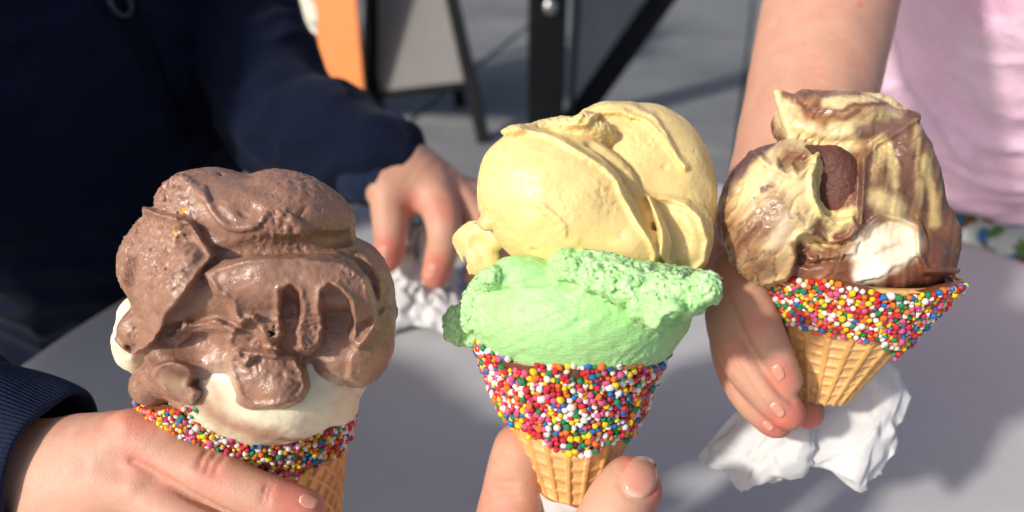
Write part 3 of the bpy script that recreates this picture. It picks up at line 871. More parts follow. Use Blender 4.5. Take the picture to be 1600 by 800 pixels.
K = Sculpt(0.262, VOX)
K.ell(400, 440, 40, 178, 150, 130, (0, 0, -10))                         # heart of the scoop
K.ell(340, 325, 62, 86, 62, 92, (0, 0, -5), k=14)                       # top dome, left
K.ell(462, 330, 50, 96, 58, 92, (0, 0, -20), k=12)                      # top dome, right
K.ell(400, 345, 80, 138, 58, 92, (0, 0, -8), k=14)
K.ell(266, 402, 20, 50, 74, 80, (0, 0, -25), k=20, rough=(7, 170.0, 'c'))
K.ell(540, 490, 40, 76, 116, 96, (0, 0, 8), k=16)                       # right flank
K.ell(575, 440, 20, 36, 66, 66, (0, 0, 16), k=10)
# middle fold: thick lobes hanging forward of everything
K.ell(345, 452, 140, 86, 46, 62, (0, 0, -10), k=12)
K.ell(420, 432, 140, 104, 34, 66, (0, 0, -4), k=12)
K.ell(498, 440, 128, 82, 44, 66, (0, 0, -16), k=10)
K.ell(300, 486, 136, 60, 32, 50, (0, 0, 30), k=12)
# deep fold between the top dome and the middle lobes
K.stroke([(312, 400, 8, 0), (345, 396, 14, 2), (400, 392, 18, 3), (450, 388, 18, 3), (500, 380, 16, 2), (545, 372, 11, 0)], k=7, op='d')
# gap on the right of the middle fold
K.stroke([(532, 392, 7, -1), (556, 404, 11, -3), (575, 428, 13, -5), (582, 456, 12, -5), (580, 474, 7, -2)], k=5, op='d')
K.ell(600, 436, 34, 6, 19, 12, (0, 0, 18), k=2); K.ell(614, 484, 20, 6, 17, 12, (0, 0, 12), k=2)
# long rib from the top left down to a blunt end
K.stroke([(330, 402, 9), (312, 415, 10), (290, 445, 12), (268, 468, 14)], 5, k=7)
K.chain([(300, 432, 160, 10), (268, 468, 134, 14), (244, 496, 106, 16), (227, 518, 80, 17)], k=7)
K.ell(228, 512, 70, 24, 28, 40, (0, 0, -30), k=10)
K.stroke([(290, 345, 8), (284, 372, 9), (288, 395, 7), (300, 412, 5)], 2, k=8)
# smooth hollow below it
K.ell(300, 556, 110, 70, 52, 60, (0, 0, -14), k=14)
K.dent(292, 540, 64, 34, 26, 44, (0, 0, -12), 14)
# lower tongue over the vanilla
K.ell(420, 575, 122, 60, 60, 58, (0, 0, -8), k=10)
K.ell(446, 600, 128, 36, 38, 54, (0, 0, -30), k=8)
K.ell(400, 618, 128, 30, 20, 40, (0, 0, 0), k=8)
K.ell(545, 545, 70, 62, 52, 70, (0, 0, 30), k=14)
K.ell(318, 585, 110, 46, 46, 44, (0, 0, -30), k=12)
K.ell(250, 600, 52, 40, 34, 60, (0, 0, -24), k=10)
# troughs and hanging ridges
K.ell(505, 548, 70, 52, 50, 62, k=14); K.ell(362, 556, 108, 38, 42, 52, k=12); K.ell(380, 500, 130, 50, 50, 50, k=16); K.ell(455, 500, 110, 70, 60, 60, k=16)
# the middle sheet, torn into hanging tongues
K.plate([(318, 428), (345, 412), (392, 402), (440, 400), (490, 402), (540, 410), (572, 432), (586, 470), (590, 515), (576, 536), (560, 545), (546, 532), (552, 500), (546, 470), (532, 452), (514, 446), (503, 456), (502, 486), (508, 515), (500, 540),
         (484, 552), (466, 548), (462, 522), (470, 490), (468, 458), (454, 446), (440, 454), (438, 490), (444, 520), (434, 536), (416, 532), (404, 508), (392, 498), (378, 508), (366, 500), (360, 474), (338, 458)], 21, 4.5, 5, 230, 3, 2)
K.plate([(372, 500), (398, 496), (420, 530), (440, 545), (430, 560), (404, 556), (384, 570), (366, 556), (352, 530)], 9, 4, 9, 300, 3, 5)
# rough left face ending in the long rib
K.plate([(246, 330), (300, 345), (335, 398), (312, 430), (288, 462), (262, 494), (246, 530), (228, 546), (205, 560), (130, 500), (130, 380), (200, 310)], 10, 5, 4, 200, 5, 3)
K.plate([(262, 526), (290, 506), (330, 498), (362, 506), (372, 520), (340, 516), (305, 522), (282, 540)], 9, 4, 6, 260, 2, 4)
# lower tongue over the vanilla, right flank ending in a step
K.plate([(352, 560), (372, 545), (420, 548), (462, 556), (476, 580), (482, 606), (470, 628), (432, 637), (396, 638), (374, 624), (364, 596)], 9, 4, 4, 200, 4, 6)
K.plate([(548, 552), (600, 480), (640, 480), (630, 560), (596, 598), (566, 606), (540, 590)], 7, 5, 4, 200, 0, 7)
# lower left chunk
K.ell(268, 590, 80, 46, 32, 50, (0, 0, -14), k=8, rough=(6, 220.0, 'c'))
K.ell(300, 622, 84, 36, 26, 44, (0, 0, -30), k=10)
K.plate([(228, 588), (246, 570), (272, 562), (296, 570), (306, 588), (296, 600), (312, 612), (300, 634), (262, 618)], 10, 4, 5, 260, 2, 8)
K.stroke([(284, 580, 6, -2), (300, 602, 7, -2), (318, 602, 6, -1)], k=4, op='d', rough=(9, 400.0, 'c'))
# spatula mark on top: a shallow dish with a raised lower rim
K.dent(376, 314, 50, 40, 11, 46, (0, 0, -18), 4)
K.stroke([(318, 292, 4), (326, 318, 4), (342, 342, 5), (366, 356, 5), (396, 352, 5), (416, 334, 4)], 1, k=4)
K.stroke([(262, 290, 5), (282, 280, 6), (304, 294, 6), (322, 312, 4)], 1, k=6)
K.dent(470, 318, 54, 30, 5, 60, (0, 0, -24), 10, rough=(6, 280.0, 'c'))
K.stroke([(440, 338, 6), (455, 344, 6), (470, 356, 5), (478, 368, 5)], 2, k=3)
for (x, y, r) in ((528, 308, 5), (540, 316, 4), (468, 338, 4), (570, 560, 5), (566, 572, 4), (574, 556, 3), (484, 574, 5), (345, 270, 4)):
    K.stroke([(x, y, r, 0), (x + 2, y + 2, r * 0.7, -1)], k=2, op='d', sub=1)
def choc_relief(P):
    x, y, d = proj(P)
    lft = smooth(330, 270, x) * smooth(480, 430, y)
    top = smooth(330, 300, y) * smooth(380, 430, x)
    return 0.0007 * fbm(P, 80, 2, 6) + 0.00025 * fbm(P, 420, 2, 3) + 0.0003 * (crumb(P, 900, 2, 5) - .35) + torn(P, 0.0017, 50, 430, 5.0) + (0.8 * lft + 0.4 * top) * 0.003 * (crumb(P, 380, 3, 4) - 0.35)
K.disp.append(choc_relief)
def choc_col(V, Q):
    n = fbm(V, 90, 3, 2)[:, None]; n2 = fbm(V, 300, 3, 5)[:, None]
    base = CHOC * (1 + 0.10 * n + 0.06 * n2)
    return paint(V, base, [([(345, 560), (320, 590), (300, 640)], 16, srgb(196, 160, 138), 16, 0.55),
                           ([(350, 590), (345, 640)], 10, CREAM, 16, 0.55), ([(520, 600), (505, 640)], 12, srgb(225, 205, 172), 14, 0.8), ([(550, 600), (590, 560)], 14, srgb(190, 150, 118), 16, 0.7),
                           ([(205, 405), (200, 440)], 8, CHOCD, 6, 0.8), ([(240, 562), (262, 575), (300, 590), (320, 605)], 7, CHOCD, 7, 0.75),
                           ([(258, 600), (290, 600)], 9, srgb(190, 160, 130), 8, 0.6),
                           ([(286, 327), (286, 334)], 4, srgb(206, 150, 50), 2, 0.9), ([(272, 362), (272, 366)], 3, srgb(206, 150, 50), 2, 0.8)], 8, 150)
scoop('chocolate_scoop', K, M['choc_gelato'], ice_l, choc_col)

# ================================================================== right: marbled
ice_r = empty('ice_cream_cone', at(1263, 648, 0.305))
tag(ice_r, 'sprinkled cone with a marbled chocolate and cream scoop, beside the pink shirt', 'ice cream', 'ice cream cones held up over the table')
cr_ = Cone(0.285, (1264, 690, -60), (1328, 424, 0), 147, -2, 10)
cone_body(cr_, pat_blocks(21, 16, 0.15), ice_r, t0=0.28)
def tl_r(th): return 0.69 - 0.10 * np.cos(th) + 0.03 * np.sin(3 * th)
def th_r(th): return 1.0 + 0.02 * np.sin(5 * th) + 0.012 * np.exp(-(np.angle(np.exp(1j * th)) / 0.5) ** 2)
coating(cr_, tl_r, th_r, ice_r)
nsp_r = sprinkles(cr_, tl_r, th_r, ice_r, 9, rmean=0.00104)

W = Sculpt(0.285, VOX)
W.ell(1308, 335, 5, 144, 122, 120, (0, 0, -5))
W.ell(1215, 325, 55, 74, 112, 84, (0, 0, -22), k=8)                      # left roll
W.ell(1170, 310, 20, 40, 84, 70, (0, 0, -20), k=14)
W.ell(1404, 312, 30, 48, 130, 80, (0, 0, 10), k=10)                       # right roll
W.ell(1395, 260, 60, 44, 84, 56, (0, 0, 4), k=12)
W.ell(1432, 372, 30, 44, 72, 76, (0, 0, 6), k=14)
W.ell(1300, 196, 20, 92, 50, 92, (0, 0, -4), k=14)                       # top
W.chain([(1290, 190, 30, 38), (1250, 172, 34, 22), (1226, 155, 34, 12), (1213, 145, 32, 6)], k=12)
W.chain([(1350, 192, 40, 38), (1392, 186, 50, 20), (1430, 184, 52, 9)], k=10)
W.ell(1386, 218, 22, 40, 36, 62, (0, 0, -20), k=12); W.chain([(1402, 210, 22, 24), (1422, 280, 22, 30), (1438, 360, 20, 34)], k=12)
W.chain([(1255, 160, 20, 20), (1310, 160, 10, 18), (1370, 160, 10, 14), (1400, 172, 16, 12)], k=12)
# sweeping valley on the top and its far lip
W.stroke([(1240, 162, 7, 3), (1262, 190, 11, 4), (1305, 200, 12, 4), (1350, 195, 11, 4), (1400, 188, 7, 3)], k=10, op='d')
W.stroke([(1216, 150, 5), (1222, 172, 6), (1232, 195, 7), (1240, 215, 7)], 1, k=7)
# lip running from the top corner down along the cavity, right face flattened
W.dent(1405, 285, 34, 96, 12, 120, (0, 0, 6), 12)
# the left roll ends in a ragged sheet round the pocket, the right one in a curtain
W.plate([(1080, 330), (1090, 270), (1140, 225), (1186, 236), (1196, 250), (1206, 256), (1212, 246), (1220, 262), (1230, 268), (1238, 256), (1248, 270), (1262, 256), (1280, 238), (1278, 256), (1272, 276), (1276, 310), (1288, 334), (1308, 344), (1332, 338),
         (1342, 356), (1334, 374), (1306, 382), (1282, 376), (1262, 366), (1248, 372), (1246, 400), (1232, 440), (1160, 460), (1080, 400)], 13, 3.5, 4, 260, 5, 1)
W.plate([(1346, 246), (1366, 222), (1400, 202), (1430, 182), (1460, 170), (1540, 270), (1540, 340), (1530, 430), (1444, 428), (1430, 392), (1428, 356), (1404, 346), (1382, 342), (1366, 352), (1350, 372), (1340, 360), (1344, 310)], 10, 4, 3, 160, 5, 2, gate=(70, 115))
W.plate([(1250, 392), (1262, 380), (1300, 388), (1340, 378), (1336, 396), (1300, 404), (1266, 410)], 8, 3.5, 6, 300, 2, 3)
# the pocket itself, with the dense chocolate block inside
W.dent(1308, 296, 34, 54, 24, 50, (0, 0, -4), 6)
W.dent(1250, 246, 54, 24, 16, 40, (0, 0, -12), 6)
W.dent(1362, 345, 20, 30, 26, 34, (0, 0, 25), 6)
# lower skirt, white dab
W.ell(1372, 412, 66, 104, 50, 82, (0, 0, 4), k=12); W.ell(1440, 410, 20, 42, 34, 60, (0, 0, 20), k=10)
W.ell(1278, 420, 72, 70, 34, 64, (0, 0, -12), k=12)
W.ell(1370, 392, 92, 58, 38, 44, (0, 0, 12), k=10, rough=(5, 170.0, 'n'))
W.stroke([(1340, 372, 4), (1380, 356, 5), (1418, 356, 6), (1428, 380, 6), (1418, 404, 6), (1396, 412, 5), (1370, 428, 5), (1345, 436, 4)], 1, k=6)
W.stroke([(1256, 405, 8, -3), (1290, 400, 9, -3), (1320, 385, 8, -3)], k=6, op='d')
def marble(P):
    x, y, d = proj(P)
    wx = x + 16 * fbm(P, 60, 3, 1); wy = y + 16 * fbm(P, 60, 3, 2)
    u = wx * 0.80 + wy * 0.60; v_ = wy * 0.80 - wx * 0.60
    band = 0.9 * noise(np.stack([u * 0.022, v_ * 0.008, d * 22], 1)) + 0.5 * noise(np.stack([u * 0.07, v_ * 0.012, d * 40], 1)) + 0.25 * noise(np.stack([u * 0.2, v_ * 0.025, d * 60], 1))
    rb = noise(np.stack([u * 0.045, v_ * 0.012, d * 30], 1) + 5) + 0.2 * noise(np.stack([u * 0.2, v_ * 0.05, d * 30], 1))
    v = noise(np.stack([(wx + 0.12 * wy) * 0.05, wy * 0.006, d * 20], 1)) + 0.5 * noise(np.stack([(x + 0.12 * y) * 0.16, y * 0.012, d * 30], 1))
    return x, y, d, band, 1 - smooth(0.0, 0.13, np.abs(rb)), v
def swirl_relief(P):
    x, y, d, band, ln_, v = marble(P); r_ = smooth(1335, 1360, x)
    return 0.0006 * fbm(P, 80, 2, 2) + 0.0002 * fbm(P, 500, 2, 7) + (1 - r_) * (0.0005 * band + 0.0004 * ln_) + r_ * 0.0005 * v + torn(P, 0.0011, 50, 450, 7.0)
W.disp.append(swirl_relief)
SC = srgb(228, 204, 152); SD = srgb(104, 66, 50); SM = srgb(156, 106, 72); SW_ = srgb(228, 216, 192); SG = srgb(128, 100, 92)
def swirl_col(V, Q):
    x, y, d, band, ln_, v = marble(V)
    k = smooth(-0.7, 0.35, band)[:, None]
    k2 = smooth(0.0, 0.65, band)[:, None]
    base = SC * (1 - k) + SM * k; base = base * (1 - k2) + srgb(116, 76, 58) * k2
    right = smooth(1335, 1360, x)[:, None] * smooth(185, 205, y + 0.25 * (x - 1400))[:, None]
    v = v[:, None]
    kk = smooth(-1.05, 0.05, v)
    base = base * (1 - right) + (srgb(204, 176, 124) * (1 - kk) + srgb(112, 78, 62) * kk) * right
    ln_ = (0.6 * ln_)[:, None]
    base = base * (1 - ln_) + srgb(104, 66, 50) * ln_
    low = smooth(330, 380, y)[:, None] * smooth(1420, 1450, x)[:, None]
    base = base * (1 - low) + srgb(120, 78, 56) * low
    return paint(V, base, [
        ([(1225, 175), (1245, 210), (1300, 225), (1330, 215)], 20, SC, 10, 0.9), ([(1215, 147), (1225, 165)], 9, SC, 4),
        ([(1290, 158), (1330, 160), (1372, 150)], 9, SC, 6, 0.9), ([(1300, 195), (1360, 190), (1400, 178)], 8, SC, 6, 0.9),
        ([(1240, 152), (1262, 170), (1300, 176), (1345, 164), (1385, 162)], 3.5, srgb(110, 70, 62), 3, 0.9),
        ([(1225, 146), (1260, 145), (1290, 148)], 5, srgb(120, 86, 76), 4, 0.8), ([(1300, 146), (1340, 144)], 4, SG, 4, 0.8),
        ([(1345, 205), (1375, 200), (1405, 195)], 12, srgb(122, 92, 82), 6, 0.9), ([(1150, 275), (1172, 245), (1205, 222)], 8, srgb(92, 70, 72), 6, 0.9),
        ([(1140, 300), (1150, 275)], 7, srgb(92, 70, 72), 6, 0.9),
        ([(1170, 300), (1200, 272), (1240, 282)], 20, SC, 18, 0.7), ([(1192, 296), (1203, 290)], 5, SD, 3, 0.9), ([(1178, 308)], 3, SD, 2, 0.8),
        ([(1160, 370), (1190, 355), (1215, 320)], 20, srgb(122, 80, 58), 16, 0.8), ([(1175, 400), (1200, 420)], 12, srgb(120, 84, 64), 10, 0.6),
        ([(1230, 345), (1215, 375)], 12, srgb(205, 190, 168), 10, 0.6),
        ([(1275, 250), (1272, 290), (1280, 325), (1305, 348), (1335, 335)], 13, srgb(238, 216, 150), 6, 0.95),
        ([(1250, 370), (1280, 382), (1300, 370)], 9, srgb(232, 208, 150), 5, 0.9), ([(1275, 362), (1290, 375)], 4, SD, 3, 0.9), ([(1310, 370), (1336, 368)], 6, srgb(112, 62, 40), 4, 0.95),
        ([(1340, 270), (1350, 300), (1352, 340), (1342, 372)], 14, srgb(104, 70, 60), 7, 0.9), ([(1380, 268), (1362, 300)], 8, SD, 6, 0.7),
        ([(1372, 310), (1395, 320), (1400, 335)], 16, srgb(214, 192, 138), 10, 0.8), ([(1388, 225), (1396, 260), (1398, 290)], 6, srgb(214, 192, 132), 6, 0.8),
        ([(1445, 250), (1458, 310), (1462, 350)], 7, srgb(205, 180, 120), 6, 0.75), ([(1430, 340), (1440, 380)], 12, srgb(168, 118, 72), 10, 0.7),
        ([(1245, 385), (1255, 400), (1250, 415)], 9, SD, 5, 0.9), ([(1270, 412), (1320, 420), (1345, 402)], 13, srgb(126, 76, 54), 8, 0.9),
        ([(1400, 440), (1440, 425), (1470, 405)], 20, srgb(120, 74, 56), 10, 0.95), ([(1330, 445), (1290, 432)], 7, srgb(150, 100, 78), 6, 0.8),
        ([(1345, 395), (1372, 370), (1412, 362), (1422, 385), (1390, 408), (1352, 415)], 18, SW_, 10, 1.0), ([(1345, 430), (1375, 425)], 13, srgb(240, 230, 214), 6, 0.95),
        ([(1390, 425), (1400, 420)], 5, srgb(220, 180, 160), 5, 0.8)], 7, 190)
scoop('marbled_scoop', W, M['swirl_gelato'], ice_r, swirl_col)
B_ = Sculpt(0.285, VOX)
B_.ell(1307, 294, 82, 38, 56, 40, (0, 0, -2))
B_.ell(1258, 250, 76, 46, 24, 34, (0, 0, -14), k=16); B_.ell(1294, 256, 81, 28, 26, 36, k=16)
B_.disp.append(lambda P: 0.0006 * fbm(P, 120, 2, 2) + 0.0006 * fbm(P, 900, 3, 3))
scoop('chocolate_chunk', B_, M['sponge'], ice_r, srgb(92, 52, 42))
# ------------------------------------------------------------------ people
SK = srgb(198, 150, 126); SKR = srgb(206, 116, 100); SKP = srgb(220, 172, 146)
def skin_col(red, pale=(), seed=1.0):
    def f(V, Q):
        n = fbm(V, 40, 3, seed)[:, None]; n2 = fbm(V, 160, 3, seed + 2)[:, None]
        base = SK * (1 + 0.06 * n + 0.05 * n2) * np.array([1.0, 1 - 0.0, 1.0])
        rd_ = 0.22 * smooth(-0.05, 0.45, fbm(V, 75, 3, seed + 5))[:, None]; base = base * (1 - rd_) + SKR * rd_
        st = [(p, r, SKR, r * 0.7, o) for p, r, o in red] + [(p, r, SKP, r * 0.7, o) for p, r, o in pale]
        return paint(V, base, st, 5, 90, seed)
    return f
def bvh(o):
    me = o.data
    n = len(me.vertices); co = np.empty(n * 3, np.float32); me.vertices.foreach_get('co', co)
    return BVHTree.FromPolygons([tuple(c) for c in co.reshape(-1, 3)], [tuple(p.vertices) for p in me.polygons])
def cast(S, px, py):
    P = S.on([(px, py)])[0]
    return P
def grad(S, P, h=0.0006):
    P = np.asarray(P); g = np.zeros(P.shape)
    for a in range(3):
        e = np.zeros(3); e[a] = h
        g[:, a] = S.ev(P + e) - S.ev(P - e)
    return g / np.maximum(np.linalg.norm(g, axis=1), 1e-12)[:, None]
def nail(S, cx, cy, dx, dy, length, width, parent, lift=0.0004, tip=0.18):
    """a curved nail plate laid on the finger; (dx,dy) points to the fingertip in the photo"""
    L = math.hypot(dx, dy); dx, dy = dx / L, dy / L; nx, ny = -dy, dx
    nu, nv = 15, 17; pts = []; prm = []
    for i in range(nv):
        v = -1 + 2 * i / (nv - 1)
        for j in range(nu):
            u = -1 + 2 * j / (nu - 1)
            # rounded-square outline
            rr = max(abs(u), abs(v)); l = (abs(u) ** 2.2 + abs(v) ** 2.2) ** (1 / 2.2); k = rr / l if l > 0 else 1
            U, Vv = u * k, v * k
            pts.append((cx + nx * U * width / 2 + dx * Vv * length / 2, cy + ny * U * width / 2 + dy * Vv * length / 2)); prm.append((U, Vv, rr))
    P = S.on(pts); N = grad(S, P); prm = np.array(prm)
    off = lift * (1 - 0.9 * prm[:, 2] ** 6) + 0.00035 * smooth(0.3, 1.0, prm[:, 1]) - 0.0003 * (prm[:, 2] > 0.999) * (prm[:, 1] < 0.8)
    V = P + N * off[:, None]
    i = np.arange(nv - 1)[:, None]; j = np.arange(nu - 1)[None]
    Q = np.stack([i * nu + j, i * nu + j + 1, (i + 1) * nu + j + 1, (i + 1) * nu + j], -1).reshape(-1, 4)
    # orientation
    f = np.cross(V[Q[0, 1]] - V[Q[0, 0]], V[Q[0, 3]] - V[Q[0, 0]])
    if f @ N[0] < 0: Q = Q[:, ::-1]
    pk = srgb(212, 150, 130) * np.ones((len(V), 1)); fe = smooth(0.72, 0.84, prm[:, 1])[:, None]; ln = (smooth(-0.62, -0.85, prm[:, 1]) * smooth(0.7, 0.3, np.abs(prm[:, 0])))[:, None]
    fe = fe * tip; C = pk * (1 - fe) + srgb(240, 222, 206) * fe; C = C * (1 - 0.5 * ln) + srgb(240, 205, 192) * 0.5 * ln
    return link('fingernail', mesh_np('fingernail', V, Q, M['nail'], C), parent)
def tubepath(S, pts):
    return np.array([list(S.P(p[0], p[1], p[2])) + [p[3] * (S.D - p[2] * S.S) / FPX] for p in pts])
def body_from(parts):
    """several sculpted regions of one body, each at its own resolution, as one mesh"""
    V, Q, C = [], [], []; n = 0
    for v, q, c in parts:
        V.append(v); Q.append(q + n); C.append(c); n += len(v)
    return np.concatenate(V), np.concatenate(Q), np.concatenate(C)

# ================================================================== child in navy, left
TL = Vector((-0.44, 0.70, 0.86))
pl = empty('person', (TL.x, TL.y, 0.45)); tag(pl, 'child in a navy zip jacket reaching over the table from the left', 'person')
H = Sculpt(0.262, 0.0008); H.relax = 2
# forearm, back of the hand, fingers of the near hand
H.chain([(-330, 640, -60, 112), (-150, 700, -30, 98), (20, 735, -6, 84), (110, 735, 4, 82), (190, 745, 6, 84)], sub=6)
H.chain([(130, 715, 20, 66), (222, 690, 40, 52), (258, 698, 44, 48)], k=22)
H.chain([(120, 760, 30, 70), (226, 765, 62, 50)], k=22)
H.chain([(100, 800, 30, 70), (216, 845, 56, 50)], k=22)
H.chain([(90, 840, 20, 60), (200, 915, 36, 44)], k=20)
H.ell(205, 662, 60, 26, 18, 24, (0, 0, -30), k=16)                     # knuckle
H.chain([(228, 700, 40, 48), (290, 728, 62, 43), (330, 744, 72, 42), (385, 768, 84, 38), (430, 783, 88, 36), (470, 793, 88, 31), (482, 797, 86, 27)], k=9, sub=6)
H.chain([(226, 770, 62, 46), (290, 812, 92, 43), (345, 842, 104, 42), (420, 868, 112, 37), (480, 880, 108, 31)], k=4, sub=6)
H.chain([(216, 845, 56, 46), (290, 895, 90, 42), (350, 925, 104, 40), (420, 945, 112, 36), (475, 952, 108, 30)], k=4, sub=6)
H.chain([(200, 915, 36, 40), (280, 968, 76, 36), (340, 990, 92, 34), (400, 1002, 100, 30), (440, 1004, 98, 26)], k=4, sub=6)
H.chain([(140, 720, -40, 60), (240, 700, -90, 48), (330, 720, -118, 42), (410, 752, -120, 36), (450, 768, -112, 30)], k=16, sub=5)
for (x, y) in ((318, 702), (330, 708), (342, 714)): H.stroke([(x + 7, y + 2, 2.2, -2), (x - 2, y + 13, 2.6, -2), (x - 6, y + 26, 2.2, -2)], k=7, op='d')
for (x, y) in ((412, 758), (420, 762)): H.stroke([(x + 6, y - 2, 2, -1), (x, y + 14, 2.2, -1), (x - 3, y + 28, 2, -1)], k=4, op='d')
H.stroke([(206, 720, 4, -2), (230, 734, 6, 0), (262, 752, 7, 0), (300, 775, 7, 0), (345, 799, 7, 0), (400, 824, 7, 0)], k=6, op='d')
H.ell(476, 781, 116, 18, 13, 6, (0, 20, -18), k=5, op='d')
H.disp.append(lambda P: 0.00035 * fbm(P, 70, 2, 3))
vA, qA = H.mesh()
cA = skin_col([([(205, 660)], 34, 0.5), ([(330, 740)], 28, 0.45), ([(455, 780), (480, 800)], 34, 0.75), ([(215, 720), (260, 760)], 16, 0.35)], [([(60, 720), (90, 780)], 50, 0.5)])(vA, qA)
# the far hand, reaching for the napkin
H2 = Sculpt(0.565, 0.0012); H2.relax = 2
H2.tube(np.array([[*at(480, 215, .615), .027], [*at(520, 228, .598), .027], [*at(566, 245, .576), .0265], [*at(612, 268, .565), .0255]]), sub=5)
H2.chain([(590, 255, 0, 50), (640, 272, 10, 44), (672, 296, 14, 34)], k=16)
H2.chain([(600, 275, 6, 46), (622, 300, 14, 36), (640, 318, 14, 24)], k=14)
H2.chain([(620, 250, -10, 46), (690, 290, -10, 34), (716, 308, -14, 24)], k=16)
H2.chain([(608, 285, 14, 34), (608, 330, 34, 28), (610, 372, 44, 26), (607, 398, 40, 23), (604, 408, 36, 20)], k=10, sub=6)   # thumb
H2.chain([(672, 294, 14, 34), (690, 332, 34, 30), (694, 370, 44, 27), (688, 405, 38, 25), (680, 430, 28, 22)], k=8, sub=6)
H2.chain([(705, 300, -10, 28), (738, 330, 2, 25), (756, 368, 6, 23), (750, 405, 0, 21), (742, 428, -8, 18)], k=5, sub=6)
H2.chain([(715, 300, -22, 26), (755, 322, -20, 24), (780, 360, -20, 22), (776, 400, -26, 20)], k=5, sub=6)
H2.chain([(720, 295, -40, 22), (768, 312, -48, 21), (798, 342, -50, 19), (800, 376, -54, 17)], k=5, sub=6)
H2.disp.append(lambda P: 0.0005 * fbm(P, 50, 2, 3))
vB, qB = H2.mesh()
cB = skin_col([([(604, 395), (604, 412)], 26, 0.9), ([(682, 420), (678, 436)], 24, 0.8), ([(690, 325)], 22, 0.5), ([(640, 318)], 16, 0.5)], (), 2.0)(vB, qB)
# the hidden rest of the body under the clothes: arms meeting in the trunk
def wp(px, py, d): return at(px, py, d)
sh_r = np.array([-0.47, 0.48, 1.06]); sh_l = np.array([-0.40, 0.83, 1.06])
w_near = H.P(-330, 640, -60)
TR_ = Sculpt(0.6, 0.004)
TR_.tube(np.array([[*sh_r, .040], [-0.50, 0.36, 0.90, .038], [*w_near, .0275]]), sub=5)
TR_.tube(np.array([[*sh_l, .040], [-0.285, 0.74, 0.965, .036], [*at(445, 190, .64), .033], [*at(500, 222, .605), .029]]), sub=5)
TR_.tube(np.array([[*sh_r, .05], [-0.43, 0.66, 1.05, .06], [*sh_l, .05]]), k=40)
TR_.tube(np.array([[-0.44, 0.68, 1.05, .085], [-0.46, 0.69, 0.85, .085], [-0.47, 0.69, 0.60, .10], [-0.46, 0.69, 0.50, .10]]), k=60)
TR_.tube(np.array([[-0.43, 0.66, 1.05, .045], [-0.41, 0.65, 1.16, .042]]), k=30)
vC, qC = TR_.mesh(); cC = np.repeat(SK[None], len(vC), 0)
V, Q, C = body_from([(vA, qA, cA), (vB, qB, cB), (vC, qC, cC)])
body_l = link('body', mesh_np('body', V, Q, M['skin'], C), pl)
nail(H, 481, 783, 16, 6, 30, 24, pl)
nail(H2, 598, 396, -2, 10, 24, 20, pl)
nail(H2, 672, 424, -4, 10, 22, 20, pl)

# jacket: trunk and two sleeves
JK = Sculpt(0.6, 0.0028)
JK.add('e', (np.array([-0.425, 0.67, 0.87]), np.array(Matrix.Rotation(R(18), 3, 'Z')), np.array([0.15, 0.20, 0.30])), (-0.425, 0.67, 0.87), 0.34)
JK.add('e', (np.array([-0.46, 0.69, 0.62]), np.array(Matrix.Rotation(R(18), 3, 'Z')), np.array([0.15, 0.185, 0.16])), (-0.46, 0.69, 0.62), 0.24, 60)
JK.tube(np.array([[*sh_r, .075], [-0.43, 0.66, 1.04, .09], [*sh_l, .075]]), k=60)
JK.tube(np.array([[-0.40, 0.70, 0.98, .10], [-0.33, 0.71, 0.90, .085], [-0.30, 0.70, 0.84, .06]]), k=40)
JK.tube(np.array([[*sh_l, .066], [-0.285, 0.74, 0.965, .060], [*at(445, 190, .64), .054], [*at(520, 222, .60), .048], [*at(566, 240, .578), .0400], [*at(596, 252, .570), .0355]]), k=24, sub=6)
JK.tube(np.array([[*sh_r, .066], [-0.50, 0.38, 0.93, .060], [*H.P(-330, 640, -60), .045], [*H.P(-120, 690, -22), .034]]), k=24, sub=6)
def folds(P):
    n = fbm(P * np.array([1, 1, 0.8]), 9, 3, 4); m = 1 - np.abs(fbm(P * np.array([1.0, 1.0, 1.6]), 14, 2, 9))
    return 0.006 * n - 0.006 * (m ** 4) + 0.003
JK.relax = 2; JK.disp.append(folds); JK.band = 0.018
vJ, qJ = JK.mesh()
jk = link('jacket', mesh_np('jacket', vJ, qJ, M['jacket']), pl)
# ribbed cuffs: a band of many ribs round the wrist
def cuff(a, b, ra, rb, nrib, parent, name='ribbed_cuff', flat=1.0, depth=0.0007):
    a = np.asarray(a); b = np.asarray(b); z = b - a; L = np.linalg.norm(z); z = z / L
    x = np.cross(z, [0, 0, 1.0]); x /= np.linalg.norm(x); y = np.cross(z, x)
    n = nrib * 6; prof = []
    for t in np.linspace(0, 1, 14): prof.append((t * L, ra + (rb - ra) * t + 0.0022 * math.sin(math.pi * t) , 1.0))
    th_ = 0.0032
    for t in np.linspace(0.25, 1, 6): prof.append((L + th_ * math.sin(math.pi * t) * 0.8, rb - th_ * (0.5 - 0.5 * math.cos(math.pi * t)), 0.6 * (1 - t)))
    for t in np.linspace(1, 0.0, 8): prof.append((t * L, ra + (rb - ra) * t - th_, 0.0))
    V = []; th = np.linspace(0, 2 * np.pi, n, endpoint=False)
    for i, (h, r, k) in enumerate(prof):
        rr = r + k * depth * np.cos(th * nrib) + 0.0011 * np.sin(3 * th + h * 60) + 0.0008 * np.sin(5 * th - h * 90)
        V.append(a + z * h + (np.cos(th) * rr)[:, None] * x + (np.sin(th) * rr * flat)[:, None] * y)
    V = np.concatenate(V); i = np.arange(len(prof) - 1)[:, None]; j = np.arange(n)[None]
    Q = np.stack([i * n + j, i * n + (j + 1) % n, (i + 1) * n + (j + 1) % n, (i + 1) * n + j], -1).reshape(-1, 4)
    return link(name, mesh_np(name, V, Q[:, ::-1], M['rib']), parent)
cuff(H.P(-130, 694, -26), H.P(80, 724, -2), 0.0340, 0.0258, 110, jk, depth=0.00035)
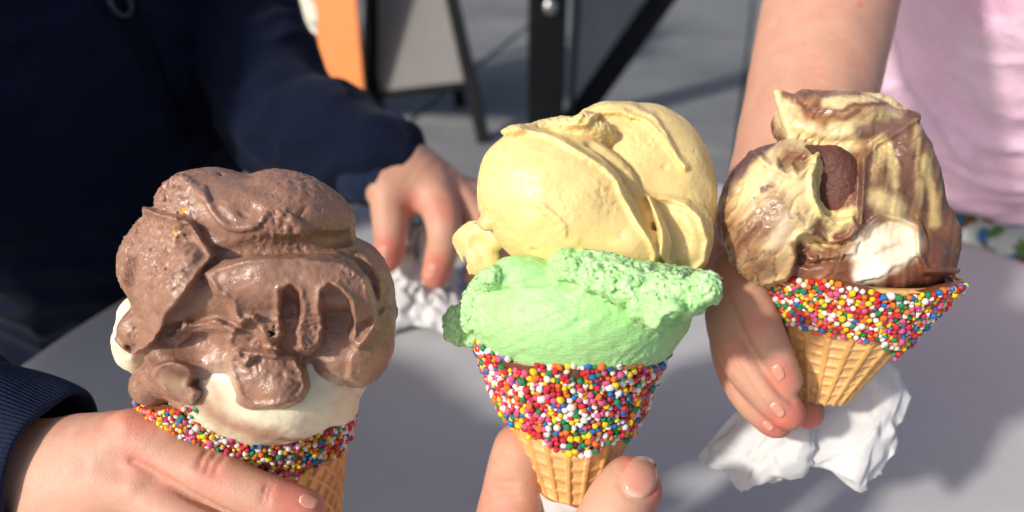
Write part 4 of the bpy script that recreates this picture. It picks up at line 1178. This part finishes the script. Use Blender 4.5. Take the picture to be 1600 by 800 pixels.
cuff(at(578, 244, .574), at(622, 268, .5665), 0.0375, 0.0315, 60, jk, depth=0.0003)
# zip down the front
bj = bvh(jk)
def on_jacket(px, py):
    hit = bj.ray_cast(Vector(CAM), Vector(ray(px, py)).normalized())
    return (hit[0], hit[1]) if hit[0] is not None else (None, None)
zp = []
for t in np.linspace(0, 1, 30):
    px, py = 140 + 150 * t, -110 + 330 * t
    h, n_ = on_jacket(px, py)
    if h is not None: zp.append((h, n_))
Vz = []
for i, (h, n_) in enumerate(zp):
    d_ = (zp[min(i + 1, len(zp) - 1)][0] - zp[max(i - 1, 0)][0]).normalized(); s_ = d_.cross(n_).normalized()
    for u, o in ((-.0125, -.001), (-.011, .0016), (-.004, .0018), (-.0032, .0034), (.0032, .0034), (.004, .0018), (.011, .0016), (.0125, -.001)):
        Vz.append(h + s_ * u + n_ * o)
Vz = np.array([v[:] for v in Vz]); i = np.arange(len(zp) - 1)[:, None]; j = np.arange(7)[None]
Qz = np.stack([i * 8 + j, i * 8 + j + 1, (i + 1) * 8 + j + 1, (i + 1) * 8 + j], -1).reshape(-1, 4)
zo = link('zip', mesh_np('zip', Vz, Qz, M['zip']), pl)
h, n_ = on_jacket(178, 6)
if h is not None:
    b = bmesh.new(); q = n_.to_track_quat('Z', 'Y').to_matrix().to_4x4(); q.translation = h + n_ * 0.007
    bm2 = bmesh.new(); N1, N2 = 28, 8
    vs = [[bm2.verts.new(q @ Vector(((0.0085 + 0.0018 * math.cos(b_ * 2 * math.pi / N2)) * math.cos(a_ * 2 * math.pi / N1), (0.0095 + 0.0018 * math.cos(b_ * 2 * math.pi / N2)) * math.sin(a_ * 2 * math.pi / N1), 0.0018 * math.sin(b_ * 2 * math.pi / N2)))) for b_ in range(N2)] for a_ in range(N1)]
    for a_ in range(N1):
        for b_ in range(N2): bm2.faces.new((vs[a_][b_], vs[(a_ + 1) % N1][b_], vs[(a_ + 1) % N1][(b_ + 1) % N2], vs[a_][(b_ + 1) % N2]))
    b.free(); bmesh.ops.recalc_face_normals(bm2, faces=bm2.faces)
    link('zip_pull', bm_mesh('zip_pull', bm2, M['zipmetal'], True), zo)

# ================================================================== child in pink, right
TRc = np.array([0.545, 0.775, 0.90])
pr = empty('person', (TRc[0], TRc[1], 0.45)); tag(pr, 'child in a pink tie-dye shirt with a bare forearm holding the marbled cone', 'person')
A_ = Sculpt(0.285, 0.0009); A_.relax = 3
el = at(1345, -260, 0.46); 
A_.tube(np.array([[*el, .043], [*at(1308, -60, .415), .0362], [*at(1284, 60, .388), .0334], [*at(1258, 180, .358), .0296], [*at(1222, 300, .332), .0245], [*at(1190, 370, .315), .0215], [*at(1170, 420, .306), .019]]), sub=22)
A_.chain([(1178, 415, -50, 56), (1160, 465, -40, 50), (1150, 520, -30, 36)], k=24)
A_.chain([(1215, 420, -70, 46), (1210, 500, -80, 40), (1230, 570, -70, 30)], k=24)
A_.chain([(1152, 425, -10, 40), (1166, 470, 14, 40), (1184, 512, 40, 38), (1204, 556, 52, 35), (1218, 582, 52, 31), (1224, 592, 50, 28)], k=8, sub=6)
A_.chain([(1138, 462, -20, 36), (1140, 505, 6, 37), (1158, 556, 34, 36), (1194, 604, 46, 34), (1222, 636, 44, 30), (1230, 645, 42, 27)], k=4, sub=6)
A_.chain([(1138, 510, -40, 32), (1148, 566, -12, 32), (1172, 618, 12, 30), (1200, 652, 18, 26), (1210, 662, 16, 23)], k=4, sub=6)
A_.chain([(1150, 550, -60, 28), (1172, 610, -40, 26), (1198, 648, -26, 23), (1216, 664, -24, 20)], k=4, sub=5)
A_.chain([(1225, 520, -85, 36), (1246, 590, -70, 30), (1260, 632, -42, 26), (1264, 648, -34, 23)], k=14, sub=5)
A_.disp.append(lambda P: 0.0004 * fbm(P, 60, 2, 3))
for (x, y) in ((1172, 552), (1180, 560)): A_.stroke([(x - 22, y + 10, 2, -1), (x, y, 2.4, -1)], k=4, op='d', sub=1)
A_.stroke([(1140, 470, 3, -1), (1152, 500, 4, 0), (1172, 543, 5, 0), (1198, 584, 5, 0), (1222, 616, 5, 0), (1240, 628, 4, 0)], k=5, op='d')
A_.stroke([(1140, 545, 3, 0), (1163, 592, 4, 0), (1192, 632, 4, 0), (1216, 656, 4, 0)], k=5, op='d')
vA, qA = A_.mesh()
cA = skin_col([([(1222, 590)], 24, 0.7), ([(1228, 650)], 24, 0.8), ([(1210, 664)], 22, 0.9), ([(1264, 650)], 26, 0.9), ([(1180, 505)], 20, 0.4), ([(1150, 550)], 24, 0.4), ([(1130, 440)], 30, 0.3), ([(1342, 8)], 5, 0.8), ([(1255, 68)], 3, 0.6)], (), 3.0)(vA, qA)
TP = Sculpt(0.6, 0.004)
shr = np.array([0.335, 0.53, 1.13]); shl = np.array([0.53, 0.76, 1.12])
TP.tube(np.array([[*shr, .048], [*(0.5 * (shr + el)), .044], [*el, .042]]), sub=4)
TP.tube(np.array([[*shr, .05], [0.43, 0.64, 1.13, .06], [*shl, .048]]), k=40)
TP.tube(np.array([[0.44, 0.64, 1.11, .085], [0.50, 0.71, 0.90, .09], [0.575, 0.815, 0.66, .10], [0.58, 0.82, 0.52, .10]]), k=60)
TP.tube(np.array([[*shl, .046], [0.66, 0.86, 0.92, .040], [0.66, 0.74, 0.79, .032]]), sub=4, k=20)
TP.tube(np.array([[0.43, 0.63, 1.12, .045], [0.41, 0.60, 1.22, .042]]), k=30)
vC, qC = TP.mesh()
V, Q, C = body_from([(vA, qA, cA), (vC, qC, np.repeat(SK[None], len(vC), 0))])
link('body', mesh_np('body', V, Q, M['skin'], C), pr)
nail(A_, 1216, 581, 8, 16, 24, 20, pr); nail(A_, 1214, 640, 14, 14, 26, 20, pr); nail(A_, 1200, 664, 10, 10, 18, 14, pr)
SHT = Sculpt(0.6, 0.003)
SHT.tube(np.array([[0.575, 0.815, 0.70, .165], [0.535, 0.755, 0.82, .16], [0.475, 0.68, 0.94, .15], [0.44, 0.63, 1.04, .14], [0.43, 0.62, 1.12, .10]]), k=10, sub=6)
SHT.relax = 2
SHT.tube(np.array([[*shr, .075], [0.43, 0.64, 1.12, .10], [*shl, .075]]), k=60)
SHT.tube(np.array([[*shr, .072], [*(shr * 0.55 + el * 0.45), .066]]), k=30)
SHT.tube(np.array([[*shl, .070], [0.62, 0.83, 0.99, .066]]), k=30)
# long diagonal folds
for (a, b_, r, dpt) in (((1420, 90), (1560, 300), 9, 1), ((1470, 250), (1600, 290), 8, 1), ((1400, 40), (1470, 180), 9, 1), ((1500, 190), (1600, 230), 9, 1), ((1440, 270), (1560, 330), 7, 1)):
    pts = [(a[0] + (b_[0] - a[0]) * t, a[1] + (b_[1] - a[1]) * t + 12 * math.sin(3 * t), r * (0.6 + math.sin(math.pi * t)), 0) for t in (0, .33, .66, 1)]
    SHT.stroke(pts, k=16, sub=3)
SHT.band = 0.016; SHT.disp.append(lambda P: 0.006 * fbm(P, 10, 3, 2) + 0.0010 * fbm(P, 50, 2, 3) - 0.004 * (1 - np.abs(fbm(P * np.array([1, 1, 1.5]), 12, 2, 6))) ** 5)
# the hem ends the shirt flat
SHT.add('b', (np.array([0.575, 0.815, 0.50]), np.eye(3), np.array([0.4, 0.4, 0.258]), 0.004), (0.575, 0.815, 0.5), 0.62, 6, 'd')
vS, qS = SHT.mesh()
n = fbm(vS, 7.0, 3, 2)[:, None]; n2 = fbm(vS, 11.0, 3, 8)[:, None]
cS = srgb(242, 204, 224) * (1 - 0.6 * smooth(-.1, .4, n)) + srgb(240, 186, 212) * 0.6 * smooth(-.1, .4, n)
k = 0.5 * smooth(0.0, 0.4, n2); cS = cS * (1 - k) + srgb(232, 206, 238) * k
k = 0.35 * smooth(0.15, 0.5, fbm(vS, 13, 2, 5)[:, None]); cS = cS * (1 - k) + srgb(240, 226, 236) * k
link('tie_dye_shirt', mesh_np('tie_dye_shirt', vS, qS, M['shirt'], cS), pr)
SO = Sculpt(0.6, 0.004)
SO.add('e', (np.array([0.575, 0.815, 0.66]), np.array(Matrix.Rotation(R(-40), 3, 'Z')), np.array([0.172, 0.185, 0.18])), (0.575, 0.815, 0.66), 0.28)
SO.disp.append(lambda P: 0.003 * fbm(P, 20, 2, 2))
vO, qO = SO.mesh()
a = noise(vO * 55)[:, None]; b_ = noise(vO * 48 + 9)[:, None]; c_ = noise(vO * 70 + 19)[:, None]
cO = np.repeat(srgb(206, 214, 212)[None], len(vO), 0)
for m_, col_ in ((a > 0.22, srgb(96, 132, 62)), (b_ > 0.28, srgb(66, 120, 170)), (c_ > 0.35, srgb(130, 60, 40))): cO = np.where(m_, col_, cO)
link('patterned_shorts', mesh_np('patterned_shorts', vO, qO, M['shirt'], cO), pr)

# ================================================================== the hand holding the centre cone
pc = empty('person', at(900, 1250, 0.27)); tag(pc, 'adult hand at the bottom edge gripping the centre cone, thumbnail showing', 'person')
T = Sculpt(0.27, 0.0009); T.relax = 2
T.chain([(905, 1760, -60, 150), (905, 1450, -40, 140), (900, 1240, -20, 150)], sub=4)
T.ell(900, 1090, -30, 165, 150, 80, k=40)
T.chain([(850, 1080, -90, 66), (790, 930, -84, 62), (790, 860, -72, 58), (800, 790, -58, 52), (808, 730, -46, 46), (812, 704, -40, 43)], k=18, sub=6)      # index
T.chain([(930, 1080, -100, 62), (820, 960, -110, 56), (800, 920, -60, 52), (850, 900, 10, 46), (890, 900, 40, 40)], k=10, sub=5)
T.chain([(930, 1130, -90, 60), (810, 1030, -80, 54), (800, 990, -20, 48), (860, 975, 40, 42), (895, 975, 60, 36)], k=10, sub=5)
T.chain([(960, 1170, -80, 54), (840, 1110, -60, 46), (830, 1070, 0, 42), (880, 1050, 50, 36), (905, 1050, 64, 32)], k=10, sub=5)
T.chain([(990, 1120, 20, 90), (925, 960, 70, 72), (935, 880, 84, 62), (955, 820, 84, 57), (975, 778, 76, 52), (985, 762, 72, 49)], k=18, sub=6)               # thumb
for (x, y) in ((780, 764), (786, 776), (782, 752)): T.stroke([(x - 8, y, 2.4, -1.2), (x + 8, y + 2, 3, -1.4), (x + 24, y + 3, 2.4, -1.2)], k=7, op='d', sub=3)
NP = [(1000 + 31 * math.sin(a) * 0.98 + 9 * math.cos(a) * -0.3, 747 + 34 * math.cos(a), 2.6, -0.8) for a in np.linspace(-2.3, 2.3, 15)]
T.stroke(NP, k=4, op='d', sub=3)
T.disp.append(lambda P: 0.0003 * fbm(P, 90, 2, 3))
vT, qT = T.mesh()
cT = skin_col([([(990, 720), (1024, 760)], 20, 0.7), ([(1030, 770), (1026, 800)], 16, 0.7), ([(790, 670)], 26, 0.25), ([(770, 760), (765, 800)], 24, 0.3)], [([(940, 790)], 40, 0.3)], 4.0)(vT, qT)
link('hand', mesh_np('hand', vT, qT, M['skin'], cT), pc)
nail(T, 1000, 747, 6, -20, 66, 56, pc, lift=0.0007, tip=0.9)
# ------------------------------------------------------------------ napkins
def facet(A, k, seed):
    """coarse grid of points (r,c,3) -> finer grid that is flat on each triangle of the coarse one: creased paper"""
    r, c = A.shape[:2]; g_ = np.random.RandomState(seed); diag = g_.rand(r - 1, c - 1) < 0.5
    u = np.arange((c - 1) * k + 1) / k; v = np.arange((r - 1) * k + 1) / k
    U, Vv = np.meshgrid(u, v); j = np.minimum(U.astype(int), c - 2); i = np.minimum(Vv.astype(int), r - 2)
    fu, fv = (U - j)[..., None], (Vv - i)[..., None]
    a, b, cc, dd = A[i, j], A[i, j + 1], A[i + 1, j], A[i + 1, j + 1]
    one = np.where(fu + fv <= 1, a + fu * (b - a) + fv * (cc - a), dd + (1 - fu) * (cc - dd) + (1 - fv) * (b - dd))
    two = np.where(fu >= fv, a + fu * (b - a) + fv * (dd - b), a + fv * (cc - a) + fu * (dd - cc))
    return np.where(diag[i, j][..., None], one, two)
def sheet(A, thick):
    nr, nc = A.shape[:2]; V = A.reshape(-1, 3)
    i = np.arange(nr - 1)[:, None]; j = np.arange(nc - 1)[None]
    Q = np.stack([i * nc + j, i * nc + j + 1, (i + 1) * nc + j + 1, (i + 1) * nc + j], -1).reshape(-1, 4)
    N = vnormals(V, Q); Vb = V - N * thick; nV = len(V); rim = []
    def strip(idx): rim.append(np.stack([idx[1:], idx[:-1], idx[:-1] + nV, idx[1:] + nV], -1))
    strip(np.arange(nc)); strip(np.arange(nr) * nc + nc - 1); strip((nr - 1) * nc + np.arange(nc)[::-1]); strip((np.arange(nr) * nc)[::-1])
    return np.concatenate([V, Vb]), np.concatenate([Q, Q[:, ::-1] + nV] + rim)
def cloth(name, ctrl, n=90, crumple=0.0022, fr=60.0, seed=1, thick=0.0003):
    """control grid -> folded sheet of paper with sharp creases and a real thickness"""
    A = np.array(ctrl, float); g_ = np.random.RandomState(int(seed) * 7 + 3)
    up = lambda A: np.stack([catmull(np.asarray(a), 2) for a in A])
    A = up(A); A = up(A.transpose(1, 0, 2)).transpose(1, 0, 2)
    r, c = A.shape[:2]; V = A.reshape(-1, 3)
    i = np.arange(r - 1)[:, None]; j = np.arange(c - 1)[None]
    Q = np.stack([i * c + j, i * c + j + 1, (i + 1) * c + j + 1, (i + 1) * c + j], -1).reshape(-1, 4)
    N = vnormals(V, Q)
    V = V + N * (g_.normal(size=(len(V), 1)) * crumple * 0.24) + g_.normal(size=V.shape) * crumple * 0.30
    V = V + N * (crumple * 1.6 * (np.abs(fbm(V, fr * 0.6, 1, seed)) - 0.2))[:, None]
    F_ = facet(V.reshape(r, c, 3), 7, int(seed))
    for _ in range(7):
        F_[1:-1, 1:-1] = 0.6 * F_[1:-1, 1:-1] + 0.1 * (F_[:-2, 1:-1] + F_[2:, 1:-1] + F_[1:-1, :-2] + F_[1:-1, 2:])
    W_ = F_.reshape(-1, 3); W_ = W_ + 0.00012 * np.stack([fbm(W_, 500, 2, 1), fbm(W_, 500, 2, 2), fbm(W_, 500, 2, 3)], 1)
    return sheet(W_.reshape(F_.shape), thick)
def P3(D, px, py, w): return at(px, py, D - w * D / FPX)
def grid(D, rows): return [[P3(D, *p) for p in r] for r in rows]
def join(parts):
    V, Q = [], []; n = 0
    for v, q in parts: V.append(v); Q.append(q + n); n += len(v)
    return np.concatenate(V), np.concatenate(Q)

# round the centre cone
th = np.linspace(0, 2 * np.pi * 1.08, 150); tt = np.linspace(0.03, 1, 40)
TH, S_ = np.meshgrid(th, tt)
top = 0.405 + 0.012 * np.sin(TH * 2 + 0.4) + 0.010 * np.sin(TH + 2.4)
Tt = 0.05 + (top - 0.05) * S_
P_, nn_ = cc_.pt(TH, Tt, 0.0012 + 0.0007 * (TH / 6.28) + 0.0004 * np.sin(TH * 9 + S_ * 8))
Vw = P_.reshape(-1, 3); i = np.arange(39)[:, None]; j = np.arange(149)[None]
Qw = np.stack([i * 150 + j, i * 150 + j + 1, (i + 1) * 150 + j + 1, (i + 1) * 150 + j], -1).reshape(-1, 4)
Nw = nn_.reshape(-1, 3); Vb = Vw - Nw * 0.0004
Qw = np.concatenate([Qw, Qw[:, ::-1] + len(Vw)])
nk = link('paper_napkin', mesh_np('paper_napkin', np.concatenate([Vw, Vb]), Qw, M['tissue']))
tag(nk, 'white paper napkin wrapped round the tip of the centre cone', 'napkin', 'paper napkins')

# hanging under the right cone
D = 0.312
a = cloth('n', grid(D, [
    [(1262, 600, -30), (1300, 585, -25), (1345, 565, -15), (1378, 560, -10), (1400, 578, -12), (1414, 602, -20)],
    [(1250, 640, 0), (1296, 625, -8), (1345, 612, -5), (1380, 605, 2), (1402, 618, 0), (1412, 640, -10)],
    [(1248, 682, 18), (1296, 668, 10), (1345, 662, 14), (1376, 655, 22), (1396, 660, 14), (1404, 672, 4)],
    [(1250, 712, 22), (1292, 706, 24), (1334, 700, 34), (1362, 694, 40), (1384, 692, 26), (1394, 706, 12)],
    [(1240, 722, 10), (1286, 726, 20), (1318, 738, 34), (1340, 748, 38), (1362, 730, 26), (1382, 738, 12)],
    [(1244, 716, 0), (1284, 722, 4), (1320, 752, 16), (1342, 772, 18), (1356, 752, 10), (1376, 738, 0)]]), 100, 0.0022, 70, 1)
b1 = cloth('n', grid(D, [
    [(1192, 618, -6), (1218, 632, 6), (1240, 650, 22), (1258, 668, 34), (1266, 690, 20)],
    [(1160, 640, -14), (1196, 656, 2), (1224, 676, 20), (1246, 694, 28), (1260, 706, 14)],
    [(1140, 676, -20), (1168, 690, 2), (1196, 706, 20), (1222, 722, 22), (1236, 724, 12)],
    [(1112, 700, -24), (1150, 716, -2), (1172, 730, 16), (1200, 742, 18), (1232, 744, 8)],
    [(1090, 718, -30), (1134, 738, -8), (1152, 768, 8), (1184, 752, 10), (1222, 752, 2)]]), 90, 0.0024, 75, 5)
c1 = cloth('n', grid(D, [
    [(1166, 630, -22), (1198, 622, -26), (1236, 640, -22), (1276, 660, -20)],
    [(1128, 662, -26), (1176, 668, -30), (1226, 690, -26), (1276, 700, -20)],
    [(1092, 712, -32), (1148, 728, -34), (1206, 736, -28), (1270, 724, -22)],
    [(1094, 722, -34), (1150, 742, -36), (1208, 752, -30), (1262, 730, -24)]]), 70, 0.0016, 60, 8)
d1 = cloth('n', grid(D, [
    [(1206, 662, 10), (1232, 640, 26), (1256, 652, 30), (1274, 676, 24)],
    [(1186, 700, 16), (1218, 684, 36), (1250, 690, 40), (1272, 706, 30)],
    [(1176, 738, 12), (1206, 726, 32), (1238, 728, 36), (1268, 722, 26)],
    [(1156, 770, 6), (1190, 752, 20), (1236, 752, 22), (1262, 734, 16)]]), 80, 0.0026, 85, 11)
V, Q = join([a, b1, c1, d1])
nk = link('paper_napkin', mesh_np('paper_napkin', V, Q, M['tissue']))
tag(nk, 'crumpled white napkin hanging under the marbled cone by the small fingers', 'napkin', 'paper napkins')

# lying on the table under the far hand
def tb_pt(px, py, h):
    p = on_plane(px, py, TZ); return p + np.array([0, 0, h])
def dome(cx, cy, rx, ry, h, seed, n=70):
    """a crumpled heap of paper: a disc pushed up into sharp folds, edges lying on the table"""
    c0 = on_plane(cx, cy, TZ); g_ = np.random.RandomState(int(seed * 10)); nt_, nr_ = 26, 8
    th = np.linspace(0, 2 * np.pi, nt_ + 1); r = np.linspace(0.03, 1, nr_)
    TH, RR = np.meshgrid(th, r)
    out = 1 + 0.16 * np.cos(3 * TH + seed) + 0.10 * np.cos(5 * TH + 2 * seed)
    rn = g_.normal(size=(nr_, nt_ + 1, 3)); rn[:, -1] = rn[:, 0]
    A = np.stack([c0[0] + rx * RR * np.cos(TH) * out + 0.0022 * rn[..., 0], c0[1] + ry * RR * np.sin(TH) * out + 0.0028 * rn[..., 1],
                  TZ + 0.0015 + h * (1 - RR ** 2) ** 0.8 * (0.85 + 0.18 * rn[..., 2]) + 0.003 * np.abs(rn[..., 2]) * RR], -1)
    A[..., 2] = np.maximum(A[..., 2], TZ + 0.001)
    return sheet(facet(A, 5, int(seed * 3))[:, ::-1], 0.0004)
V, Q = join([dome(662, 486, 0.040, 0.040, 0.030, 2.3), dome(658, 464, 0.032, 0.026, 0.062, 4.1)])
nk = link('paper_napkin', mesh_np('paper_napkin', V, Q, M['tissue']))
tag(nk, 'crumpled white napkin lying on the table under the far hand of the navy sleeve', 'napkin', 'paper napkins')
